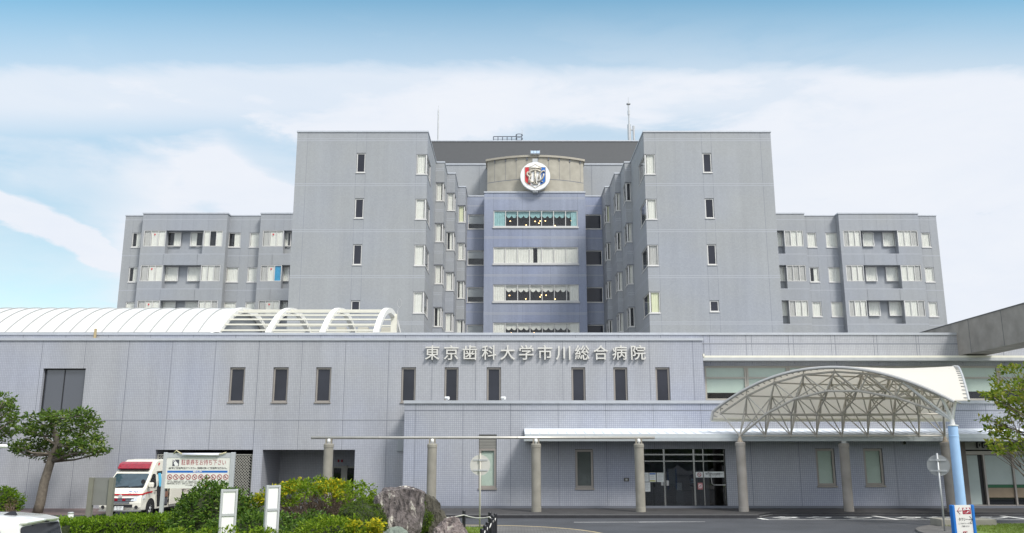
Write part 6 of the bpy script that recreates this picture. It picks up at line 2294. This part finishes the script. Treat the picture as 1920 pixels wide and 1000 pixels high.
def hull_rock(lab, loc, pts, mt, seed, rough=.07, levels=5):
    """a block with broken planes: the hull of a few corner points, subdivided and roughened"""
    bm = bmesh.new()
    for p in pts: bm.verts.new(p)
    r = bmesh.ops.convex_hull(bm, input=bm.verts)
    bmesh.ops.delete(bm, geom=[v for v in bm.verts if not v.link_faces], context='VERTS')
    bmesh.ops.triangulate(bm, faces=bm.faces)
    while len(bm.faces) < 16000:
        L_ = max(e.calc_length() for e in bm.edges)
        ed_ = [e for e in bm.edges if e.calc_length() > L_ * .55]
        bmesh.ops.subdivide_edges(bm, edges=ed_, cuts=1)
        bmesh.ops.triangulate(bm, faces=[f for f in bm.faces if len(f.verts) > 3])
    bmesh.ops.smooth_vert(bm, verts=bm.verts, factor=.5, use_axis_x=True, use_axis_y=True, use_axis_z=True)
    bm.normal_update()
    off = Vector((seed * 7.1, seed * 3.3, seed))
    new = []
    for v in bm.verts:
        p = v.co
        n1 = mnoise.noise(p * 2.2 + off)
        n2 = abs(mnoise.noise(Vector((p.x * 6, p.y * 6, p.z * 2.2)) + off))
        n3 = abs(mnoise.noise(Vector((p.x * 15, p.y * 15, p.z * 6)) + off))
        n4 = mnoise.noise(p * 34 + off)
        new.append(p + v.normal * rough * (n1 * .8 - n2 * 1.1 - n3 * .55 + n4 * .18 + .35))
    for v, p in zip(bm.verts, new): v.co = p
    me = bpy.data.meshes.new('boulder')
    bm.to_mesh(me); bm.free()
    me.materials.append(mt)
    o = bpy.data.objects.new('boulder', me)
    C.objects.link(o)
    o.location = loc
    BASE[o.name] = Vector((0, 0, 0))
    return tag(o, lab, 'rock')
hull_rock('tall flat-topped purple-grey boulder with pale streaks', (xpx(748, 25.5, 1), 25.5, 0),
          [(-.70, -.1, 1.72), (-.62, -.42, 1.80), (-.50, .4, 1.95), (-.40, -.48, 1.94), (.1, -.5, 1.99), (.2, .5, 2.02), (.54, -.46, 1.97), (.66, -.28, 1.90), (.68, .3, 1.84), (-.72, -.3, 1.25), (-.55, .5, 1.2), (.70, -.2, 1.35), (.62, .5, 1.2),
           (-.45, -.62, .7), (.1, -.68, .9), (.5, -.5, .7), (-.22, -.55, 0), (.44, -.45, 0), (-.3, .4, 0), (.45, .4, 0)], RK1, 1.0, .075)
hull_rock('slanting brown slab of rock behind the tall boulder', (xpx(808, 28.0, 1), 28.0, 0),
          [(-.35, 0, 1.70), (-.2, -.2, 1.72), (.1, .1, 1.62), (.30, -.15, 1.42), (.30, .2, 1.3), (-.4, -.1, 1.1), (-.38, .3, .8), (.28, -.3, .7), (.25, .3, .6), (-.15, -.4, 0), (.2, -.35, 0), (-.3, .3, 0), (.2, .3, 0)], RK2, 2.0, .05)
hull_rock('small brown rock leaning on the right of the slanting slab', (xpx(823, 27.6, 1), 27.6, 0),
          [(-.2, 0, 1.22), (.05, -.1, 1.26), (.15, .1, 1.2), (.27, -.05, .95), (.25, .2, .8), (-.3, -.2, .6), (-.3, .2, .6), (.3, -.25, .4), (-.3, -.2, 0), (.25, -.2, 0), (.2, .25, 0), (-.25, .25, 0)], RK2, 3.0, .05)
hull_rock('low rounded reddish boulder beside the rope fence', (xpx(846, 24, .8), 24.0, 0),
          [(-.18, -.1, 1.26), (.1, -.15, 1.32), (.22, .1, 1.28), (-.3, .2, 1.15), (.38, -.1, 1.05), (-.42, -.25, .98), (.52, .1, .75), (-.56, -.1, .68), (.48, -.4, .55), (-.5, -.45, .5), (.1, -.55, .7), (-.55, .4, .3), (.55, .4, .3), (-.6, -.4, 0), (.6, -.4, 0), (.6, .4, 0), (-.6, .4, 0), (0, -.62, .1)], RK3, 4.0, .075)
hull_rock('green-grey round boulder at the lower edge before the tall one', (xpx(742, 22, .8), 22.0, 0),
          [(-.1, -.1, 1.22), (.1, -.05, 1.23), (.0, .2, 1.15), (.3, -.1, 1.1), (-.32, -.1, 1.08), (.45, .0, .9), (-.48, .1, .86), (.1, -.42, .95), (-.2, -.42, .9), (.5, -.3, .5), (-.52, -.3, .5), (.4, .4, .6), (-.4, .4, .6), (-.5, -.4, 0), (.5, -.4, 0), (.5, .4, 0), (-.5, .4, 0)], RK4, 5.0, .04)
hull_rock('small reddish stone wedged between the round shrub and the tall boulder', (xpx(724, 24.3, .8), 24.3, 0),
          [(-.1, 0, .88), (.12, -.05, .86), (.2, .1, .8), (-.24, -.1, .6), (.26, -.15, .55), (-.2, .2, .5), (-.25, -.2, 0), (.25, -.22, 0), (.2, .2, 0), (-.2, .2, 0), (0, -.28, .4)], RK3, 6.0, .04)

# ================================================================== VEGETATION
def leaves(m, c, rad, n, ls, lw, rnd, mi=0, shell_=.55, up=.5, zmin=None, keep=None, gap=None):
    """small leaf faces through an ellipsoid, mostly in its outer part"""
    vs, fs = [], []
    for _ in range(n):
        while True:
            d = Vector((rnd.gauss(0, 1), rnd.gauss(0, 1), rnd.gauss(0, 1)))
            if d.length > .01: break
        d.normalize()
        r = shell_ + (1 - shell_) * rnd.random() ** .5
        nz = 1 + .30 * mnoise.noise(Vector((d.x * 2.2 + c[0], d.y * 2.2 + c[1], d.z * 2.2 + c[2]))) + .10 * mnoise.noise(Vector((d.x * 6 + c[0], d.y * 6, d.z * 6 + c[2])))
        p = Vector((c[0] + d.x * rad[0] * r * nz, c[1] + d.y * rad[1] * r * nz, c[2] + d.z * rad[2] * r * nz))
        if zmin is not None and p.z < zmin: continue
        if gap is not None and mnoise.noise(p * 2.6 + Vector((c[1], 4, c[0]))) < gap: continue
        if keep and not keep(p, d, r): continue
        a = Vector((rnd.gauss(0, 1), rnd.gauss(0, 1), rnd.gauss(0, .6) + up * .3)) + d * (.7 if shell_ < .85 else .1)
        a.normalize()
        b = a.cross(Vector((rnd.gauss(0, 1), rnd.gauss(0, 1), rnd.gauss(0, 1))) + (d * 0 if shell_ < .85 else d * 2.5))
        if b.length < .01: continue
        b.normalize()
        l = ls * (.6 + .8 * rnd.random())
        w = lw * (.7 + .6 * rnd.random())
        q = a.cross(b) * (l * .12)
        k = len(vs)
        vs += [p, p + a * l * .5 + b * w * .5 + q, p + a * l, p + a * l * .5 - b * w * .5 + q]
        fs.append((k, k + 1, k + 2, k + 3))
    m.add(vs, fs, mi)
def core(m, c, rad, rnd, mi, k=.72):
    n0, n1 = 10, 16
    vs, fs = [], []
    for i in range(n0 + 1):
        th = pi * i / n0
        for j in range(n1):
            ph = 2 * pi * j / n1
            d = Vector((sin(th) * cos(ph), sin(th) * sin(ph), cos(th)))
            nz = k * (1 + .3 * mnoise.noise(d * 2.5 + Vector(c)))
            vs.append((c[0] + d.x * rad[0] * nz, c[1] + d.y * rad[1] * nz, c[2] + d.z * rad[2] * nz))
    for i in range(n0):
        for j in range(n1):
            fs.append((i * n1 + j, i * n1 + (j + 1) % n1, (i + 1) * n1 + (j + 1) % n1, (i + 1) * n1 + j))
    m.add(vs, fs, mi)
def shrub(lab, c, rad, n, ls, lw, mats, seed, name='shrub', extra=None, corek=.72, stems=6, zmin=.08, shell_=.6, keep=None, cat='shrub', gap=-.22):
    rnd = random.Random(seed)
    t = thing(name, lab, cat, (c[0], c[1], .1))
    m = MB()
    if corek: core(m, c, rad, rnd, 1, corek)
    leaves(m, c, rad, n, ls, lw, rnd, 0, shell_, zmin=zmin, keep=keep, gap=gap if shell_ < .85 else None)
    if extra: extra(m, rnd)
    m.build('foliage', mats, t)
    m = MB()
    for k in range(stems):
        a = 2 * pi * k / stems + rnd.random()
        e = Vector((c[0] + cos(a) * rad[0] * .6, c[1] + sin(a) * rad[1] * .6, c[2] + rad[2] * .35))
        s0 = Vector((c[0] + cos(a) * rad[0] * .12, c[1] + sin(a) * rad[1] * .12, .05))
        mid = s0.lerp(e, .5) + Vector((rnd.uniform(-.1, .1), rnd.uniform(-.1, .1), .08))
        m.tube([s0, mid, e], [.035, .025, .012], 5)
    m.build('stem', TWIG, t)
    return t
def P3(px, py, Y):
    z = zpx(py, Y)
    return Vector((xpx(px, Y, z), Y, z))
# clipped hedge, left
rnd = random.Random(5)
t = thing('hedge', 'bright green clipped hedge in front of the ambulance and the grey sign', 'hedge', (-13, 27.5, 0))
hx0, hx1, hz = -17.0, -9.2, .90
def hback(x): return 27.35 + (min(max(x, -15.5), -11.2) + 15.5) * .78
HD = 2.1
m = MB()
xs_ = [hx0 + .1 + (hx1 - hx0 - .2) * k / 12 for k in range(13)]
pol = [(x, hback(x) - .1) for x in xs_] + [(x, hback(x) - HD + .1) for x in reversed(xs_)]
m.prism(pol, lambda a, b, w: (a, b, w), 0, hz - .12, 1)
vs, fs = [], []
for _ in range(24000):
    x = rnd.uniform(hx0, hx1)
    q = rnd.random()
    if q < .55:
        y = hback(x) - rnd.uniform(0, HD)
        z = hz + .06 * mnoise.noise(Vector((x * 1.6, y * 1.6, 0))) + rnd.uniform(-.1, .06)
    else:
        y = hback(x) - (HD if q < .9 else 0) + rnd.uniform(-.1, .1)
        z = rnd.uniform(0, hz)
    if mnoise.noise(Vector((x * 3, y * 3, z * 3))) < -.3: continue
    a = Vector((rnd.gauss(0, 1), rnd.gauss(0, 1), abs(rnd.gauss(0, 1)) + .3)).normalized()
    b = a.cross(Vector((rnd.gauss(0, 1), rnd.gauss(0, 1), .1))).normalized()
    l, w = .10 * (.6 + .8 * rnd.random()), .045
    k = len(vs); p = Vector((x, y, z))
    vs += [p, p + a * l * .5 + b * w * .5, p + a * l, p + a * l * .5 - b * w * .5]
    fs.append((k, k + 1, k + 2, k + 3))
m.add(vs, fs, 0)
m.build('foliage', [L_HEDGE, HEDGECORE], t)
# shrubs, from the road side to the front
c = P3(402, 950, 27.2)
shrub('large rounded dark green shrub right of the parking board post', (c.x, 27.2, .95), (1.28, 1.1, 1.12), 9000, .13, .06, [L_DARK, HEDGECORE], 11)
c = P3(490, 950, 25.6)
shrub('low dark green shrub filling the gap behind the two blank stands', (c.x - .2, 25.6, .62), (1.5, .9, .72), 7000, .12, .05, [L_DARK, HEDGECORE], 12)
c = P3(598, 950, 28.2)
def bigx(m, rnd):
    for _ in range(26):
        a, e = rnd.uniform(-2.0, 1.0), rnd.random()
        p = (c.x + rnd.uniform(-2.1, .9), 28.2 - rnd.uniform(.2, 1.1), 0)
        dx = (p[0] - c.x) / 2.3; dy = (p[1] - 28.2) / 1.4
        hh = 1 - dx * dx - dy * dy
        if hh <= .04: continue
        z = .9 + 1.22 * sqrt(hh)
        leaves(m, (p[0], p[1], z), (.24, .22, .13), 60, .11, .06, rnd, 2, .2)
BIGW = lambda p, d, r: (p.z > 1.42 + .34 * mnoise.noise(p * 1.3) or (p.x > c.x + 1.0 and p.z > .3)) and mnoise.noise(p * 2.1 + Vector((3, 1, 2))) > -.42
big = shrub('wide bush with bright yellow leaf tips and bare brown twigs below', (c.x, 28.2, .92), (2.32, 1.4, 1.22), 17000, .12, .055, [L_LIME, HEDGECORE, L_YEL], 13, extra=bigx, corek=0, stems=14, shell_=.72, keep=BIGW)
m = MB()
rnd = random.Random(77)
for k in range(240):
    a = rnd.random() * 2 * pi
    q = rnd.random() ** .5
    e = Vector((c.x + cos(a) * 2.15 * q, 28.2 + sin(a) * 1.25 * q, .9 + 1.15 * sqrt(max(0, 1 - q * q)) * rnd.uniform(.75, 1)))
    s0 = Vector((c.x + rnd.uniform(-1.2, 1.2), 28.2 + rnd.uniform(-.5, .5), .1 + .4 * rnd.random()))
    mid = s0.lerp(e, .55) + Vector((rnd.uniform(-.2, .2), rnd.uniform(-.2, .2), rnd.uniform(-.05, .25)))
    m.tube([s0, mid, e], [.022, .014, .006], 4, 0, False)
m.build('twigs', TWIG, big)
c2 = P3(706, 940, 28.0)
shrub('fresh green bush at the right end of the yellow-tipped bush', (c2.x, 28.0, .85), (.72, .7, .72), 3200, .11, .045, [L_HEDGE, HEDGECORE], 14)
c2 = P3(682, 950, 25.0)
shrub('dark clipped dome-shaped shrub left of the tall boulder', (c2.x, 25.0, .92), (.78, .75, .76), 11000, .05, .026, [L_DOME, HEDGECORE], 15, corek=.9, shell_=.9, zmin=.5)
c2 = P3(751, 950, 26.9)
shrub('clipped round shrub half hidden behind the tall boulder', (c2.x, 26.9, .98), (.93, .6, .74), 11000, .05, .026, [L_DOME, HEDGECORE], 16, corek=.9, shell_=.9, zmin=.3)
c2 = P3(365, 990, 21.0)
shrub('low lime green shrub at the lower edge left of the blank stand', (c2.x, 21.0, .62), (1.45, .7, .66), 6500, .10, .045, [L_LIME, HEDGECORE], 17)
c2 = P3(490, 990, 21.2)
shrub('low yellowish shrub at the lower edge between the blank stands', (c2.x, 21.3, .58), (.72, .5, .62), 3000, .10, .045, [L_LIME, HEDGECORE], 18)
c2 = P3(628, 985, 22.4)
def yl(m, rnd):
    for k in range(12):
        leaves(m, (c2.x + rnd.uniform(.3, 1.15), 22.4 - rnd.uniform(.0, .5), 1.22 + rnd.uniform(-.25, .1)), (.16, .16, .1), 60, .10, .05, rnd, 2, .2)
shrub('lime green spreading shrub with yellow tips in front of the clipped dome', (c2.x, 22.4, .66), (1.3, .8, .74), 9000, .10, .045, [L_LIME, HEDGECORE, L_YEL], 19, extra=yl)
c2 = P3(570, 985, 23.6)
shrub('blue-green small shrub in the middle below the yellow-tipped bush', (c2.x + .2, 23.8, .7), (.85, .6, .72), 3600, .10, .045, [L_DARK, HEDGECORE], 20)
c2 = P3(8, 945, 41.5)
shrub('round green bush against the grey wall at the far left', (c2.x - .3, 41.5, .6), (1.15, .9, .78), 3500, .13, .06, [L_HEDGE, HEDGECORE], 21)
c2 = P3(27, 950, 41)
shrub('thin brownish dry shrub by the trunk at the far left', (c2.x, 40.6, .5), (.35, .3, .4), 240, .10, .04, [leaf('dry_leaves', [(.10, .08, .04), (.18, .14, .06)]), HEDGECORE], 22, corek=0, shell_=.2)

def tree(lab, base, path, pads, Y, lsize, lw, mats, seed, dens, depth, trunk_r, zs=None, name='tree'):
    rnd = random.Random(seed)
    t = thing(name, lab, 'tree', base)
    m = MB()
    pts = [Vector(p) for p in path]
    m.tube(pts, [trunk_r * (1 - .72 * (i / (len(pts) - 1)) ** 1.3) for i in range(len(pts))], 12)
    top = pts[-1]
    fol = MB()
    br = MB()
    for (px, py, rx, ry) in pads:
        yy = Y + rnd.uniform(-depth, depth)
        p = P3(px, py, yy)
        d = yy * CP / F
        R_ = (rx * d, max(rx * d * .8, .25), ry * d)
        leaves(fol, p, R_, int(dens * rx * ry / 100), lsize, lw, rnd, 0 if rnd.random() < .75 or len(mats) < 2 else 1, .3, up=.8, gap=-.2)
        e = p - Vector((0, 0, R_[2] * .3))
        cand = [q for q in pts[max(1, len(pts) - 6):] if q.z < e.z - .05] or [pts[-3]]
        st = max(cand, key=lambda q: q.z) if rnd.random() < .6 else rnd.choice(cand)
        mid = st.lerp(e, .5) + Vector((rnd.uniform(-.2, .2), rnd.uniform(-.2, .2), rnd.uniform(-.2, .05)))
        br.tube([st, mid, e], [trunk_r * .34, trunk_r * .2, trunk_r * .08], 6)
        for k in range(4):
            q = p + Vector((rnd.uniform(-1, 1) * R_[0], rnd.uniform(-1, 1) * R_[1], rnd.uniform(-.3, .6) * R_[2]))
            br.tube([mid.lerp(e, .6), q], [trunk_r * .1, trunk_r * .03], 4)
    m.build('trunk', BARK, t, smooth=True)
    br.build('limbs', BARK, t, smooth=True)
    fol.build('crown', mats, t)
    return t
Y = 43.6
b0, b1 = P3(72, 957, Y), P3(83, 905, Y)
b2 = P3(95, 866, Y)
tree('spreading flat-topped evergreen tree with a leaning bare trunk left of the ambulance', (b0.x, Y, 0), [(b0.x - .05, Y, -.05), (b0.x + .05, Y, .5), b1, b2, P3(98, 852, Y), P3(108, 836, Y - .3), P3(106, 818, Y), P3(97, 800, Y + .2), P3(94, 786, Y)],
     [(150, 778, 30, 11), (120, 783, 30, 12), (92, 778, 22, 10), (70, 785, 26, 11), (170, 795, 22, 11), (140, 800, 30, 11), (105, 805, 28, 11), (72, 808, 30, 11), (48, 806, 20, 10), (165, 818, 24, 11), (188, 822, 14, 9), (135, 825, 28, 11),
      (104, 832, 24, 12), (62, 832, 24, 10), (38, 836, 16, 8), (176, 838, 26, 9), (190, 846, 13, 6), (160, 848, 16, 7), (125, 850, 22, 8), (88, 851, 26, 10), (52, 846, 22, 8), (30, 842, 14, 7), (148, 836, 14, 8), (180, 852, 8, 5)],
     Y, .22, .085, [L_TREE, L_TREEY], 31, 100, 1.5, .24)
Y = 41.0
b0 = P3(-62, 900, Y)
tree('bright green tree cut by the left edge of the picture', (b0.x, Y, 0), [(b0.x, Y, -.05), (b0.x, Y, 1.5), (b0.x + .2, Y, 3.4)],
     [(8, 748, 22, 11), (-8, 765, 32, 16), (16, 770, 20, 10), (28, 784, 16, 9), (2, 795, 26, 13), (20, 806, 16, 10), (-18, 815, 24, 12), (-50, 770, 36, 30), (-60, 820, 40, 18), (-30, 740, 26, 16), (8, 815, 16, 9), (3, 828, 14, 8), (-90, 790, 40, 30)],
     Y, .2, .08, [L_TREEY, L_TREE], 32, 95, 1.2, .22)
Y = 18.0
b0 = P3(2040, 900, Y)
tree('yellow-green leafy branches of a young tree at the right edge', (b0.x, Y, .1), [(b0.x, Y, .05), (b0.x - .05, Y, 1.6), (b0.x - .1, Y, 3.2)],
     [(1898, 694, 26, 9), (1880, 704, 18, 7), (1862, 741, 20, 6), (1848, 737, 12, 4), (1890, 725, 24, 10), (1908, 738, 22, 14), (1880, 712, 16, 6), (1900, 758, 26, 10), (1876, 752, 16, 7), (1908, 778, 20, 10), (1888, 770, 14, 6),
      (1866, 790, 16, 5), (1846, 784, 9, 4), (1882, 797, 18, 7), (1905, 805, 22, 9), (1862, 806, 18, 7), (1878, 818, 20, 9), (1900, 826, 22, 10), (1868, 832, 16, 7), (1884, 842, 20, 7), (1862, 828, 10, 5), (1908, 846, 16, 8), (1870, 846, 9, 4),
      (1950, 740, 40, 40), (1960, 810, 40, 30), (1990, 690, 40, 25), (2020, 760, 50, 45), (1918, 718, 16, 12)],
     Y, .105, .055, [L_MAPLE], 33, 48, .7, .07)

# trees across the road behind the viewer; they show only as reflections in the glass
m = MB()
rnd = random.Random(91)
x = -70
while x < 75:
    h = rnd.uniform(5, 8)
    yy = -16 + rnd.uniform(-2, 2)
    core(m, (x, yy, h * .55), (rnd.uniform(2.6, 3.6), 2.4, h * .48), rnd, 0, 1.0)
    m.tube([(x, yy, 0), (x, yy, h * .4)], .2, 8, 1)
    x += rnd.uniform(3.2, 5)
o = m.build('tree_belt', [mat('far_foliage', (.06, .095, .02), .9, var=.5, vscale=1.8, bump=1.0, bscale=5), BARK], smooth=True)
struct(o, 'stuff')
